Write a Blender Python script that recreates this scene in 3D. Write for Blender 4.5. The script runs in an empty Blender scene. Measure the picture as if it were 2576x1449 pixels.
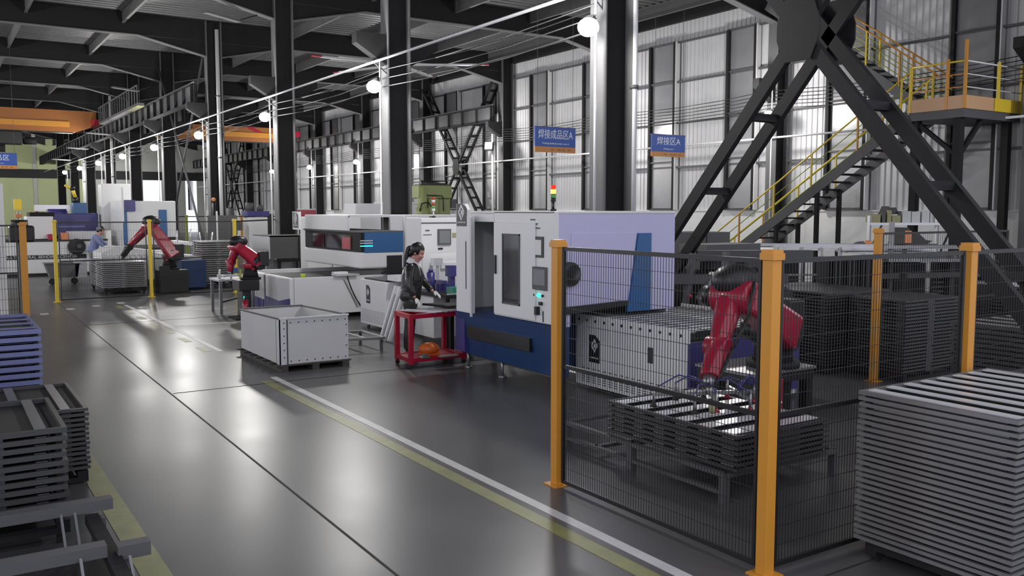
import bpy, math, random
from mathutils import Vector, Matrix
random.seed(7)
S = bpy.context.scene
COL = S.collection
R = math.radians

# ------------------------------------------------------------------ camera, world, exposure
cam_d = bpy.data.cameras.new('camera'); cam = bpy.data.objects.new('camera', cam_d); COL.objects.link(cam)
cam_d.sensor_width = 36.0; cam_d.lens = 36.0 * 2250 / 2576; cam_d.clip_end = 400; cam_d.clip_start = 0.05
cam.location = (0, 0, 2.235)
cam.rotation_euler = (R(90) - math.atan(196 / 2250.0), 0, -R(33.0))
S.camera = cam
S.view_settings.view_transform = 'Standard'; S.view_settings.look = 'None'
S.view_settings.gamma = 1; S.view_settings.use_curve_mapping = False
S.view_settings.exposure = 0.28
w = bpy.data.worlds.new('world'); S.world = w; w.use_nodes = True
bg = w.node_tree.nodes['Background']; bg.inputs[0].default_value = (0.86, 0.87, 1.0, 1); bg.inputs[1].default_value = 0.95

def lamp_or_fill_light(kind, loc, power, size=0.2, color=(1, 1, 1), rot=None, spot=None, blend=.5):
    d = bpy.data.lights.new('lamp_or_fill_light', kind); d.energy = power; d.color = color
    if kind == 'AREA': d.shape = 'DISK'; d.size = size
    else: d.shadow_soft_size = size
    if spot: d.spot_size = spot; d.spot_blend = blend
    o = bpy.data.objects.new('lamp_or_fill_light', d); COL.objects.link(o); o.location = loc
    if rot: o.rotation_euler = rot
    return o
# hall lamps: the row hung along the inner columns, the row along the right wall, and an added, unseen left row that fills the hall
for k in range(8):
    lamp_or_fill_light('POINT', (7.95, 11.1 + 8 * k, 4.98), 330 if k < 3 else 300, .2, (1, .98, .95))
for k in range(6):
    lamp_or_fill_light('POINT', (20.6, 19.2 + 8 * k, 5.4), 330, .2, (1, .98, .96))
for k in range(7):
    lamp_or_fill_light('POINT', (-6.5, 11.27 + 8 * k, 5.6), 300 if k < 2 else 800, .25, (1, .98, .95))
for x_, y_ in ((2, 84), (-8, 84), (14, 86)): lamp_or_fill_light('POINT', (x_, y_, 5.5), 900, .3, (1, 1, .96))  # unseen lights added to brighten the far wall
lamp_or_fill_light('POINT', (-5.0, -2.5, 6.2), 420, .35, (.92, .93, 1))  # this and the next two: unseen fill lights added outside the view
lamp_or_fill_light('POINT', (8.42, -4.7, 5.6), 300, .3, (.9, .92, 1))
lamp_or_fill_light('POINT', (21.5, 5.0, 5.6), 420, .3, (.95, .96, 1))

# ------------------------------------------------------------------ materials
def mat(name, col, rough=.5, metal=0., noise=0., nscale=8., bump=0., emit=None, es=1., spec=None, coat=0., streak=None, rvar=0.):
    m = bpy.data.materials.new(name); m.use_nodes = True
    nt = m.node_tree; b = nt.nodes['Principled BSDF']
    b.inputs['Base Color'].default_value = (*col, 1); b.inputs['Roughness'].default_value = rough
    b.inputs['Metallic'].default_value = metal
    if spec is not None: b.inputs['Specular IOR Level'].default_value = spec
    if coat: b.inputs['Coat Weight'].default_value = coat; b.inputs['Coat Roughness'].default_value = .08
    if emit: b.inputs['Emission Color'].default_value = (*emit, 1); b.inputs['Emission Strength'].default_value = es
    if noise or bump or rvar:
        tc = nt.nodes.new('ShaderNodeTexCoord'); mp = nt.nodes.new('ShaderNodeMapping')
        if streak: mp.inputs['Scale'].default_value = streak
        n = nt.nodes.new('ShaderNodeTexNoise'); n.inputs['Scale'].default_value = nscale; n.inputs['Detail'].default_value = 5
        nt.links.new(tc.outputs['Object'], mp.inputs[0]); nt.links.new(mp.outputs[0], n.inputs['Vector'])
        if noise:
            mx = nt.nodes.new('ShaderNodeMix'); mx.data_type = 'RGBA'
            mx.inputs[6].default_value = (*[max(0, c * (1 - noise)) for c in col], 1)
            mx.inputs[7].default_value = (*[min(1, c * (1 + noise)) for c in col], 1)
            nt.links.new(n.outputs[0], mx.inputs[0]); nt.links.new(mx.outputs[2], b.inputs['Base Color'])
        if rvar:
            mr = nt.nodes.new('ShaderNodeMapRange'); mr.inputs[1].default_value = .3; mr.inputs[2].default_value = .7
            mr.inputs[3].default_value = rough - rvar; mr.inputs[4].default_value = rough + rvar
            nt.links.new(n.outputs[0], mr.inputs[0]); nt.links.new(mr.outputs[0], b.inputs['Roughness'])
        if bump:
            bp = nt.nodes.new('ShaderNodeBump'); bp.inputs['Strength'].default_value = bump; bp.inputs['Distance'].default_value = .02
            nt.links.new(n.outputs[0], bp.inputs['Height']); nt.links.new(bp.outputs[0], b.inputs['Normal'])
    return m
M = dict(
    floor=mat('polished_concrete', (.088, .088, .090), .31, 0, .25, .55, .0, rvar=.03, spec=.32),
    white=mat('white_enamel', (.74, .74, .745), .38, 0, .03, 3),
    white2=mat('light_grey_enamel', (.60, .60, .62), .4, 0, .04, 3),
    lilac=mat('blue_lit_enamel', (.54, .52, .74), .38, 0, .03, 3),  # bluish light on the cabinet side put into the enamel colour
    plinth=mat('white_plaster', (.78, .78, .78), .75, 0, .08, 2),
    clad=mat('corrugated_cladding', (.62, .62, .63), .6, 0, .10, 1.5),
    pane=mat('window_pane', (.24, .24, .25), .25, 0, .15, 2, spec=.7),
    deck=mat('galvanised_deck', (.17, .17, .175), .38, .35, .15, 2),
    joist=mat('joist_grey', (.11, .11, .11), .55, 0, .1, 3),
    dark=mat('dark_steel_paint', (.018, .018, .019), .7, 0, .15, 4, spec=.25),
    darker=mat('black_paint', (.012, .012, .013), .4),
    mid=mat('grey_paint', (.09, .09, .095), .6, 0, .12, 4),
    flange=mat('grey_or_lit_flange_paint', (.12, .12, .123), .7, 0, .1, 4, spec=.3),  # general grey; on column and beam flanges it paints in the light they catch
    pipe=mat('white_pipe', (.72, .72, .72), .4),
    steel=mat('bare_steel', (.34, .34, .345), .36, .75, .12, 6),
    galv=mat('galvanised_sheet', (.30, .30, .305), .34, .7, .12, 5),
    galvd=mat('dull_galvanised_sheet', (.085, .085, .088), .42, .6, .15, 5),
    galvl=mat('pale_aluminium', (.62, .62, .64), .3, .5, .05, 5),
    bluegal=mat('blue_film_sheet', (.20, .22, .42), .36, .35, .12, 5),
    orange=mat('orange_powder_coat', (.62, .27, .03), .42, 0, .05, 5),
    yellow=mat('yellow_powder_coat', (.78, .56, .04), .42, 0, .05, 5),
    crane=mat('crane_orange', (.34, .12, .025), .5, 0, .08, 3),
    red=mat('robot_red', (.34, .006, .032), .28, 0, .06, 5, coat=.3),
    cartred=mat('cart_red_paint', (.38, .006, .03), .4, 0, .08, 5),
    navy=mat('navy_enamel', (.012, .045, .14), .35, 0, .06, 4),
    blue=mat('blue_enamel', (.03, .12, .30), .35, 0, .06, 4),
    bluev=mat('violet_blue_enamel', (.05, .045, .20), .38, 0, .06, 4),
    signblue=mat('sign_blue', (.035, .10, .42), .45),
    signwhite=mat('sign_lettering', (.82, .84, .9), .5),
    signorange=mat('sign_orange', (.62, .27, .08), .5),
    signbrown=mat('sign_small_print', (.28, .13, .05), .5),
    green=mat('press_green', (.26, .30, .12), .5, 0, .08, 4),
    endgreen=mat('olive_wall_panel', (.31, .34, .18), .6, 0, .18, .35),
    endgrey=mat('grey_wall_panel', (.30, .30, .29), .6, 0, .1, .5),
    liney=mat('yellow_floor_paint', (.20, .21, .07), .4, 0, .35, 6),
    linew=mat('white_floor_paint', (.52, .52, .52), .4, 0, .2, 6),
    joint=mat('floor_joint', (.015, .015, .015), .7),
    glass=mat('dark_glass', (.02, .02, .022), .06, 0, spec=.8),
    screen=mat('screen_grey', (.22, .23, .24), .15),
    paper=mat('pale_label', (.7, .7, .7), .5),
    rubber=mat('black_rubber', (.015, .015, .015), .6),
    wood=mat('dark_timber', (.05, .045, .04), .7, 0, .3, 12),
    crate=mat('crate_board', (.56, .56, .56), .6, 0, .1, 1.6),
    lens=mat('lamp_lens', (1, 1, 1), .3, emit=(1, 1, 1), es=22.),
    lensoff=mat('clear_lamp_glass', (.5, .52, .55), .1),
    ledg=mat('green_indicator', (0, .4, .25), .3, emit=(.02, .9, .55), es=2.2),
    ledr=mat('red_indicator', (.6, .01, .005), .3, emit=(1, .02, .01), es=1.0),
    ledy=mat('amber_indicator', (.8, .35, .02), .3, emit=(1, .45, .06), es=3.5),
    ledgoff=mat('green_lens', (.1, .35, .12), .3),
    ledroff=mat('red_lens', (.45, .05, .03), .3),
    skin=mat('skin', (.55, .27, .22), .5), hair=mat('black_hair', (.006, .006, .007), .42),
    jacket=mat('dark_quilted_jacket', (.018, .018, .019), .26, 0, .3, 14, .5),
    trousers=mat('black_trousers', (.010, .013, .013), .6), shirt=mat('white_shirt', (.75, .75, .76), .6),
    glove=mat('white_glove', (.62, .62, .6), .7), lips=mat('lips', (.42, .10, .10), .5),
    overall=mat('pale_blue_overall', (.20, .24, .45), .6), greyc=mat('grey_cloth', (.18, .18, .18), .7),
    basket=mat('orange_plastic', (.62, .13, .02), .4), slat=mat('reflection_bright_steel', (.78, .78, .79), .32, .35), tan=mat('tan_toe_board', (.60, .36, .20), .5), teal=mat('green_plastic_box', (.03, .22, .16), .5),  # slat: reflection of lamp and bright wall put into the steel colour
    card=mat('cardboard', (.35, .34, .18), .8), tape=mat('yellow_button', (.5, .6, .04), .4),
    cable=mat('black_cable', (.012, .012, .012), .5), copper=mat('bright_orange_part', (.7, .25, .1), .4),
    olive=mat('yellow_green_paint', (.35, .42, .04), .45),
)

# ------------------------------------------------------------------ mesh helpers
class MB:
    def __init__(s): s.v = []; s.f = []; s.sm = []
    def hexa(s, c):
        n = len(s.v); s.v += [tuple(p) for p in c]
        for q in ((0, 3, 2, 1), (4, 5, 6, 7), (0, 1, 5, 4), (1, 2, 6, 5), (2, 3, 7, 6), (3, 0, 4, 7)):
            s.f.append([n + i for i in q]); s.sm.append(False)
        return s
    def box(s, x0, x1, y0, y1, z0, z1):
        return s.hexa([(x0, y0, z0), (x1, y0, z0), (x1, y1, z0), (x0, y1, z0), (x0, y0, z1), (x1, y0, z1), (x1, y1, z1), (x0, y1, z1)])
    def bar(s, p, q, a, b=None, up=(0, 0, 1)):
        b = b or a; p = Vector(p); q = Vector(q); d = (q - p).normalized(); u = Vector(up)
        if abs(d.dot(u)) > .98: u = Vector((0, 1, 0))
        sd = d.cross(u).normalized(); u = sd.cross(d).normalized(); sd = sd * a / 2; u = u * b / 2
        return s.hexa([p - sd - u, p + sd - u, q + sd - u, q - sd - u, p - sd + u, p + sd + u, q + sd + u, q - sd + u])
    def cyl(s, p, q, r, r2=None, n=12, smooth=True, caps=True):
        r2 = r if r2 is None else r2; p = Vector(p); q = Vector(q); d = (q - p).normalized()
        u = Vector((0, 0, 1)) if abs(d.z) < .9 else Vector((1, 0, 0))
        a = d.cross(u).normalized(); b = d.cross(a).normalized(); k = len(s.v)
        for c, rr in ((p, r), (q, r2)):
            for i in range(n):
                t = 2 * math.pi * i / n; s.v.append(tuple(c + (a * math.cos(t) + b * math.sin(t)) * rr))
        for i in range(n):
            j = (i + 1) % n; s.f.append([k + i, k + j, k + n + j, k + n + i][::-1]); s.sm.append(smooth)
        if caps:
            s.f.append([k + i for i in range(n)]); s.sm.append(False)
            s.f.append([k + n + i for i in range(n)][::-1]); s.sm.append(False)
        return s
    def ball(s, c, r, n=12, m=8, sc=(1, 1, 1)):
        k = len(s.v)
        for i in range(m + 1):
            th = math.pi * i / m
            for j in range(n):
                ph = 2 * math.pi * j / n
                s.v.append((c[0] + r * sc[0] * math.sin(th) * math.cos(ph), c[1] + r * sc[1] * math.sin(th) * math.sin(ph), c[2] + r * sc[2] * math.cos(th)))
        for i in range(m):
            for j in range(n):
                jj = (j + 1) % n; s.f.append([k + i * n + j, k + (i + 1) * n + j, k + (i + 1) * n + jj, k + i * n + jj]); s.sm.append(True)
        return s
    def prism(s, pts, ax, a, b):
        """polygon pts in the plane across axis ax, from a to b along it"""
        def P(u, v, t):
            return {'x': (t, u, v), 'y': (u, t, v), 'z': (u, v, t)}[ax]
        k = len(s.v); n = len(pts)
        for t in (a, b):
            for u, v in pts: s.v.append(P(u, v, t))
        for i in range(n):
            j = (i + 1) % n; s.f.append([k + i, k + j, k + n + j, k + n + i]); s.sm.append(False)
        s.f.append([k + i for i in range(n)][::-1]); s.sm.append(False)
        s.f.append([k + n + i for i in range(n)]); s.sm.append(False)
        return s
    def tube(s, pts, r, n=6):
        for a, b in zip(pts, pts[1:]): s.cyl(a, b, r, n=n)
        return s
    def build(s, name, m, parent=None, bev=0, label=None):
        off = Vector((0, 0, 0))
        if parent is not None:
            p = parent
            while p is not None: off += p.location; p = p.parent
        me = bpy.data.meshes.new(name)
        me.from_pydata([(v[0] - off.x, v[1] - off.y, v[2] - off.z) for v in s.v], [], s.f)
        me.polygons.foreach_set('use_smooth', s.sm); me.materials.append(m if not isinstance(m, str) else M[m])
        import bmesh as _b
        bm = _b.new(); bm.from_mesh(me); _b.ops.recalc_face_normals(bm, faces=bm.faces); bm.to_mesh(me); bm.free()
        o = bpy.data.objects.new(name, me); COL.objects.link(o)
        if parent is not None: o.parent = parent
        if bev:
            d = o.modifiers.new('b', 'BEVEL'); d.width = bev; d.segments = 2; d.limit_method = 'ANGLE'; d.angle_limit = R(50)
        if label: o['label'] = label
        return o
def B(*a): return MB().box(*a)
def T(name, label, cat, loc=(0, 0, 0), group=None):
    o = bpy.data.objects.new(name, None); COL.objects.link(o); o.location = loc; o.empty_display_size = .1
    o['label'] = label; o['category'] = cat
    if group: o['group'] = group
    return o
def tag(o, label, cat, group=None):
    o['label'] = label; o['category'] = cat
    if group: o['group'] = group
    return o
def base(o, loc):
    """move a one-mesh thing's origin to its base"""
    o.data.transform(Matrix.Translation(-Vector(loc))); o.location = loc; return o
def st(o): o['kind'] = 'structure'; return o
def stuff(o): o['kind'] = 'stuff'; return o
def sroot(name):
    o = bpy.data.objects.new(name, None); COL.objects.link(o); o['kind'] = 'structure'; return o
def dup(root, loc, label=None, group=None, rotz=None):
    r = root.copy(); COL.objects.link(r); r.location = loc
    if rotz is not None: r.rotation_euler = (0, 0, rotz)
    if label: r['label'] = label
    if group: r['group'] = group
    for ch in list(root.children):
        c = ch.copy(); COL.objects.link(c); c.parent = r
        for g in list(ch.children):
            d = g.copy(); COL.objects.link(d); d.parent = c
    return r
def inst(o, loc, parent, rotz=None):
    c = o.copy(); COL.objects.link(c); c.parent = parent; c.location = loc
    if rotz is not None: c.rotation_euler = (0, 0, rotz)
    return c
def text_mesh(name, s, size, m, parent, loc, rot, extrude=.004, align='CENTER', sx=1.0):
    c = bpy.data.curves.new('t', 'FONT'); c.body = s; c.size = size; c.extrude = extrude; c.align_x = align; c.align_y = 'CENTER'
    t = bpy.data.objects.new('t', c); COL.objects.link(t)
    bpy.context.view_layer.update()
    me = bpy.data.meshes.new_from_object(t.evaluated_get(bpy.context.evaluated_depsgraph_get()))
    bpy.data.objects.remove(t)
    me.transform(Matrix.Diagonal((sx, 1, 1, 1)))
    me.transform(Matrix.Translation(Vector(loc)) @ rot.to_4x4())
    off = Vector((0, 0, 0)); p = parent
    while p is not None: off += p.location; p = p.parent
    me.transform(Matrix.Translation(-off))
    me.materials.clear(); me.materials.append(M[m])
    o = bpy.data.objects.new(name, me); COL.objects.link(o); o.parent = parent
    return o
def face_to(d):
    """rotation putting text (local +Z normal, +Y up) so that its normal looks along d"""
    n = Vector(d).normalized(); u = Vector((0, 0, 1)); x = u.cross(n).normalized(); y = n.cross(x)
    return Matrix((x, y, n)).transposed()

# ------------------------------------------------------------------ floor
floor = st(B(-16, 24, -6, 95, -.12, 0).build('floor', 'floor'))
def fmark(x0, x1, y0, y1, m, name='line_marking', z=.003): B(x0, x1, y0, y1, 0, z).build(name, m, floor)
fmark(3.73, 3.82, 1.0, 11.7, 'linew'); fmark(3.74, 3.83, 14.3, 22.6, 'linew')
for y0, y1 in ((1.2, 11.5),): fmark(3.53, 3.66, y0, y1, 'liney')
yy = 14.4
while yy < 22: fmark(3.54, 3.66, yy, yy + .55, 'liney'); yy += 1.25
fmark(.98, 1.15, 2.0, 12.0, 'liney')
for x in (2.3,):
    MB().bar((2.27, 1.5, .001), (2.37, 11.2, .001), .016, .004).bar((2.37, 11.2, .001), (2.5, 24, .001), .016, .004).build('expansion_joint', 'joint', floor)
for y, x0, x1 in ((11.3, 2.4, 12), (19.0, 2.5, 6), (3.4, 4, 12)):
    MB().bar((x0, y, .001), (x1, y + .1, .001), .012, .004).build('expansion_joint', 'joint', floor)
for y in (20.6, 17.9): fmark(3.9, 5.6, y, y + .06, 'linew')
for i, (x, y) in enumerate(((1.9, 21.4), (2.5, 22.2), (3.1, 22.6), (3.7, 23.0), (1.5, 20.9))): fmark(x, x + .16, y, y + .3, 'linew')

# ------------------------------------------------------------------ ceiling: deck panels, beams, joists
ceil = sroot('ceiling')
FR = [3.5 + 8 * k for k in range(12)]
def corr_deck():
    mb = MB(); p = .36; n = int(8 / p); 
    k = 0; pts = []
    y = 0
    for i in range(n):
        y0 = 8.0 * i / n; w_ = 8.0 / n
        pts += [(y0, 0), (y0 + w_ * .4, 0), (y0 + w_ * .46, .068), (y0 + w_ * .94, .068)]
    pts.append((8.0, 0))
    for (yy_, zz) in pts: mb.v += [(0, yy_, zz), (3.1, yy_, zz)]
    for i in range(len(pts) - 1): mb.f.append([2 * i, 2 * i + 1, 2 * i + 3, 2 * i + 2]); mb.sm.append(False)
    return mb
dk = corr_deck().build('deck_panel', 'deck', ceil); dk.location = (-16, 3.5, 9.4)
jo = MB().box(-.05, .05, .08, 7.92, 8.98, 9.0).box(-.012, .012, .08, 7.92, 9.0, 9.38).box(-.09, .09, .08, 7.92, 9.38, 9.4).build('joist', 'joist', ceil)
jo.location = (-15.5, 3.5, 0)
JX = [-15.5 + 3.1 * i for i in range(13)]
for bi, y in enumerate(FR[:-1]):
    for i, x in enumerate(JX):
        if bi == 0 and i == 0: continue
        inst(dk, (x - .5 if i else -16, y, 9.4), ceil)
        if abs(x - 9.3) > .4: inst(jo, (x, y, 0), ceil)
bm_ = MB().box(-16, 23.1, -.02, .02, 8.63, 9.37).box(-16, 23.1, -.14, .14, 9.37, 9.4).build('roof_beam', 'dark', ceil)
bl_ = MB().box(-16, 6.7, -.15, .15, 8.6, 8.63).box(12.1, 20, -.15, .15, 8.6, 8.63).bar((6.7, 0, 8.615), (9.1, 0, 8.065), .3, .03).bar((12.1, 0, 8.615), (9.7, 0, 8.065), .3, .03).bar((20, 0, 8.615), (22.45, 0, 8.065), .3, .03).build('bottom_flange', 'flange', ceil)  # paler than the beam web: light caught by the flange put into colour
hc = MB()
for x0, x1 in ((9.7, 12.1), (9.1, 6.7), (22.45, 20.0)):
    hc.prism([(x0, 8.62), (x0, 8.08), (x1, 8.62)] if x1 > x0 else [(x0, 8.62), (x1, 8.62), (x0, 8.08)], 'y', -.02, .02)
hco = hc.build('haunch', 'dark', ceil)
for o in (bm_, bl_, hco): o.location = (0, FR[0], 0)
for y in FR[1:]:
    for o in (bm_, bl_, hco): inst(o, (0, y, 0), ceil)
st(B(-16, 24, 3, 92, 9.47, 9.55).build('ceiling_slab', 'dark', ceil))

# ------------------------------------------------------------------ right wall
wr = sroot('wall_right')
B(23.1, 23.4, -1, 92, 0, 2.2).build('plinth', 'plinth', wr); B(23.06, 23.42, -1, 92, 2.2, 2.235).build('plinth_cap', 'plinth', wr)
def corr_wall():
    mb = MB(); pts = []
    n = 5; w_ = 1.0 / n
    for i in range(n):
        y0 = i * w_; pts += [(y0, 0), (y0 + w_ * .68, 0), (y0 + w_ * .78, .035), (y0 + w_ * .9, .035)]
    pts.append((1.0, 0))
    for (y, x) in pts: mb.v += [(x * -1, y, 2.235), (x * -1, y, 9.4)]
    for i in range(len(pts) - 1): mb.f.append([2 * i, 2 * i + 1, 2 * i + 3, 2 * i + 2]); mb.sm.append(False)
    return mb
cw = corr_wall().build('cladding_panel', 'clad', wr); cw.location = (23.2, -1, 0)
for i in range(1, 93): inst(cw, (23.2, -1 + i, 0), wr)
for z in (8.28, 6.86, 5.4, 3.8): 
    B(23.0, 23.1, -1, 92, z - .03, z + .03).build('girt', 'mid', wr)
B(22.98, 23.16, -1, 92, 9.0, 9.4).build('eaves_beam', 'dark', wr)
wn = 0
proto_w = None
for k in range(-2, 10):
    y0 = 19.5 + 8 * k
    for a, b_ in ((1.2, 2.4), (5.0, 6.3)):
        wn += 1
        wo = bpy.data.objects.new('window_%d' % wn, None); COL.objects.link(wo); wo['kind'] = 'structure'; wo.location = (23.0, y0 + a, 2.24)
        W = b_ - a
        for yy_ in (0, W):
            o = B(22.92, 23.1, y0 + a + yy_ - .05, y0 + a + yy_ + .05, 2.24, 8.3).build('frame_post', 'dark', wo)
            o = B(22.93, 23.12, y0 + a + yy_ + (.05 if yy_ else -.09), y0 + a + yy_ + (.09 if yy_ else -.05), 2.24, 8.3).build('lit_edge_trim', 'pipe' if yy_ == 0 else 'flange', wo)  # lit mullion edge put into colour: white one side, grey the other
        for z in (2.26, 4.0, 5.5, 6.9, 8.3):
            B(22.95, 23.08, y0 + a, y0 + b_, z - .025, z + .025).build('frame_rail', 'mid', wo)
        for z0, z1 in ((2.3, 3.97), (4.03, 5.47), (5.53, 6.87), (6.93, 8.27)):
            B(23.03, 23.05, y0 + a + .05, y0 + b_ - .05, z0, z1).build('pane', 'pane', wo)
# end wall with green panels, dark band and two open doorways
we = sroot('wall_far')
Y_E = 91.5
for x0, x1 in ((-16, -4.9), (-4.6, 1.0), (1.3, 8.0), (8.3, 13.0)):
    B(x0, x1, Y_E, Y_E + .1, 5.9, 9.4).build('wall_panel', 'endgreen', we)
    B(x0, x1, Y_E, Y_E + .1, 0, 5.1).build('wall_panel', 'endgreen', we)
for x in (-4.75, 1.15, 8.15): B(x - .15, x + .15, Y_E - .05, Y_E + .1, 0, 9.4).build('wall_post', 'endgrey', we)
B(-16, 23.1, Y_E - .1, Y_E + .12, 5.1, 5.9).build('wall_band', 'dark', we)
B(13.0, 23.1, Y_E, Y_E + .1, 5.9, 9.4).build('wall_panel', 'endgrey', we)
for x0, x1 in ((13.0, 16.8), (19.0, 21.2), (22.3, 23.1)): B(x0, x1, Y_E, Y_E + .1, 0, 5.1).build('wall_panel', 'endgrey', we)
# ------------------------------------------------------------------ columns
def hcol():
    t = T('steel_column', 'x', 'column')
    B(-.29, -.265, -.2, .2, .02, 9.38).build('flange', 'flange', t); B(.265, .29, -.2, .2, .02, 9.38).build('flange', 'flange', t)  # flanges paler than the web: their lit faces put into colour
    B(-.265, .265, -.012, .012, .02, 9.38).build('web', 'dark', t); B(-.34, .34, -.26, .26, 0, .02).build('base_plate', 'dark', t)
    return t
c0 = hcol(); c0.location = (9.4, 3.5, 0); c0['label'] = 'inner-row steel column between the crossed braces and the nearest stack'
names = ['tall grey steel column behind the open-doored laser cabinet', 'grey steel column just left of the pale green press', 'dark steel column in front of the red banner',
         'dark steel column with white pipe behind the far red robots', 'dark steel column just right of the crossed thin rods', 'dark steel column left of the crossed thin rods, above the white striped machine']
for k in range(1, 11):
    lb = names[k - 1] if k <= len(names) else 'far inner-row steel column, %s from the left end wall' % ['fifth', 'fourth', 'third', 'second', 'first'][min(k - 7, 4)]
    dup(c0, (9.4, 3.5 + 8 * k, 0), lb, 'columns of the inner row')
c0['group'] = 'columns of the inner row'
ORD = ['nearest', 'second', 'third', 'fourth', 'fifth', 'sixth', 'seventh', 'eighth', 'ninth', 'tenth', 'eleventh']
wl = {1: 'wall-side steel column behind the yellow stair rails', 3: 'wall-side steel column right of the ladder-like crossed braces', 2: 'wall-side steel column hidden behind the nearest inner column',
      4: 'wall-side steel column left of the ladder-like crossed braces'}
for k in range(0, 10):
    lb = wl.get(k, 'distant steel column on the right wall, %s from the left end' % ORD[9 - k] if k else 'wall-side steel column behind the stair landing')
    dup(c0, (22.72, 11.5 + 8 * k, 0), lb, 'columns along the right wall')
# corbels + crane runway girders
ORD = ['nearest', 'second', 'third', 'fourth', 'fifth', 'sixth', 'seventh', 'eighth', 'ninth', 'tenth', 'eleventh']
def corbel(x, y, s, lab):
    t = T('crane_corbel', lab, 'bracket', (x, y, 6.0), 'crane corbels on the columns')
    MB().prism([(x, 5.6), (x + s * .75, 6.05), (x + s * .75, 6.3), (x, 6.3)] if s > 0 else [(x, 5.6), (x, 6.3), (x + s * .75, 6.3), (x + s * .75, 6.05)], 'y', y - .13, y + .13).build('bracket', 'dark', t)
    return t
for k in range(0, 10):
    y = 11.5 + 8 * k
    corbel(22.42, y, -1, ORD[k] + ' dark corbel on the right-wall columns, counting from the stair')
    if k < 8:
        corbel(9.7, y, 1, ORD[k] + ' dark corbel on the right side of the inner columns')
        corbel(9.1, y, -1, ORD[k] + ' dark corbel on the left side of the inner columns')
def girder(x, y0, y1, lab, z0=6.3, z1=7.0):
    t = T('crane_runway_girder', lab, 'girder', (x, y0, z0), 'crane runway girders')
    MB().box(x - .15, x + .15, y0, y1, z0, z0 + .03).box(x - .15, x + .15, y0, y1, z1 - .03, z1).build('flange', 'dark', t)
    B(x - .012, x + .012, y0, y1, z0 + .03, z1 - .03).build('web', 'mid', t)
    n = max(2, int((y1 - y0) / 1.33)); p = None
    for i in range(n + 1):
        y = y0 + (y1 - y0) * i / n
        y = min(max(y, y0 + .03), y1 - .03)
        if p is None: p = B(x - .13, x + .13, y - .02, y + .02, z0 + .03, z1 - .03).build('stiffener', 'dark', t)
        else: inst(p, p.location + Vector((0, y - y0 - .03, 0)), t)
    MB().cyl((x, y0, z1 + .07), (x, y1, z1 + .07), .035, n=6).build('rail', 'steel', t)
    return t
girder(22.0, 35.5, 91, 'stiffened crane runway girder along the right wall')
girder(10.15, 43.5, 91, 'crane runway girder right of the inner columns')
girder(8.65, 35.5, 91, 'crane runway girder left of the inner columns, below the orange crane')
# ------------------------------------------------------------------ lattice cross braces
def xbrace(X, y0, y1, z0, z1, lab, dx=.28, wd=.17, nb=9, group=None):
    t = T('cross_brace', lab, 'brace', (X, (y0 + y1) / 2, 0), group)
    for a, b in (((y1, z0), (y0, z1)), ((y0, z0), (y1, z1))):
        for s in (-1, 1):
            MB().bar((X + s * dx, a[0], a[1]), (X + s * dx, b[0], b[1]), .09, wd).build('chord', 'dark', t)
        for i in range(nb):
            f = (i + .5) / nb
            if abs(f - .5) < .05: continue
            y = a[0] + (b[0] - a[0]) * f; z = a[1] + (b[1] - a[1]) * f
            B(X - dx, X + dx, y - .07, y + .07, z - .05, z + .05).build('batten', 'dark', t)
    yc = (y0 + y1) / 2; zc = (z0 + z1) / 2
    for s in (-1, 1):
        MB().prism([(yc - .32, zc - .08), (yc - .2, zc - .36), (yc + .2, zc - .36), (yc + .32, zc - .08), (yc + .32, zc + .12), (yc + .2, zc + .45), (yc - .2, zc + .45), (yc - .32, zc + .12)], 'x', X + s * (dx + .05), X + s * (dx + .07)).build('gusset_plate', 'dark', t)
    return t
xbrace(9.4, 3.7, 11.3, .1, 8.75, 'huge dark double-chord crossed brace in front of the yellow stair')
xbrace(22.55, 35.8, 43.2, .1, 8.6, 'ladder-like dark crossed brace on the right wall above the pale green press', dx=.2, wd=.12, nb=17)
xbrace(22.55, 75.8, 83.2, .1, 8.6, 'small far ladder-like crossed brace on the right wall', dx=.2, wd=.12, nb=13)
t = T('cross_rods', 'pair of thin crossed tie rods between two inner columns', 'brace', (9.1, 39.5, 0))
MB().cyl((9.05, 43.3, 8.5), (9.05, 35.7, .3), .045, n=6).build('rod', 'mid', t); MB().cyl((9.15, 35.7, 8.5), (9.15, 43.3, .3), .045, n=6).build('rod', 'mid', t)

# ------------------------------------------------------------------ yellow-railed steel stair
def flight(t, X0, X1, ya, za, yb, zb, n, rail_m, posts, far=True):
    for X in (X0, X1):
        MB().bar((X, ya, za - .05), (X, yb, zb - .05), .05, .26).build('stringer', 'mid', t)
    tr = None
    for i in range(1, n):
        f = i / n; y = ya + (yb - ya) * f; z = za + (zb - za) * f
        B(X0 + .03, X1 - .03, y - .13, y + .13, z - .02, z + .025).build('tread', 'dark', t)
    for X in ((X0, X1) if far else (X0,)):
        for j, f in enumerate(posts):
            y = ya + (yb - ya) * f; z = za + (zb - za) * f
            B(X - .02, X + .02, y - .02, y + .02, z, z + 1.02).build('rail_post', 'orange' if j % 3 == 1 else 'yellow', t)
        for hgt, r in ((1.02, .022), (.70, .012), (.40, .012)):
            MB().cyl((X, ya, za + hgt), (X, yb, zb + hgt), r, n=6).build('handrail' if hgt > 1 else 'mid_rail', rail_m if hgt > 1 else 'olive', t)
t = T('steel_stair', 'dark steel staircase with yellow rails climbing to the landing', 'stairs', (20.5, 20.8, 0))
flight(t, 20.5, 21.55, 20.7, 0, 13.5, 4.6, 23, 'yellow', (.08, .24, .42, .6, .8, .97))
for y, z in ((17.6, 1.85), (16.2, 2.8)):
    for X in (20.55, 21.5): B(X - .05, X + .05, y - .05, y + .05, 0, z).build('support_post', 'dark', t)
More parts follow.
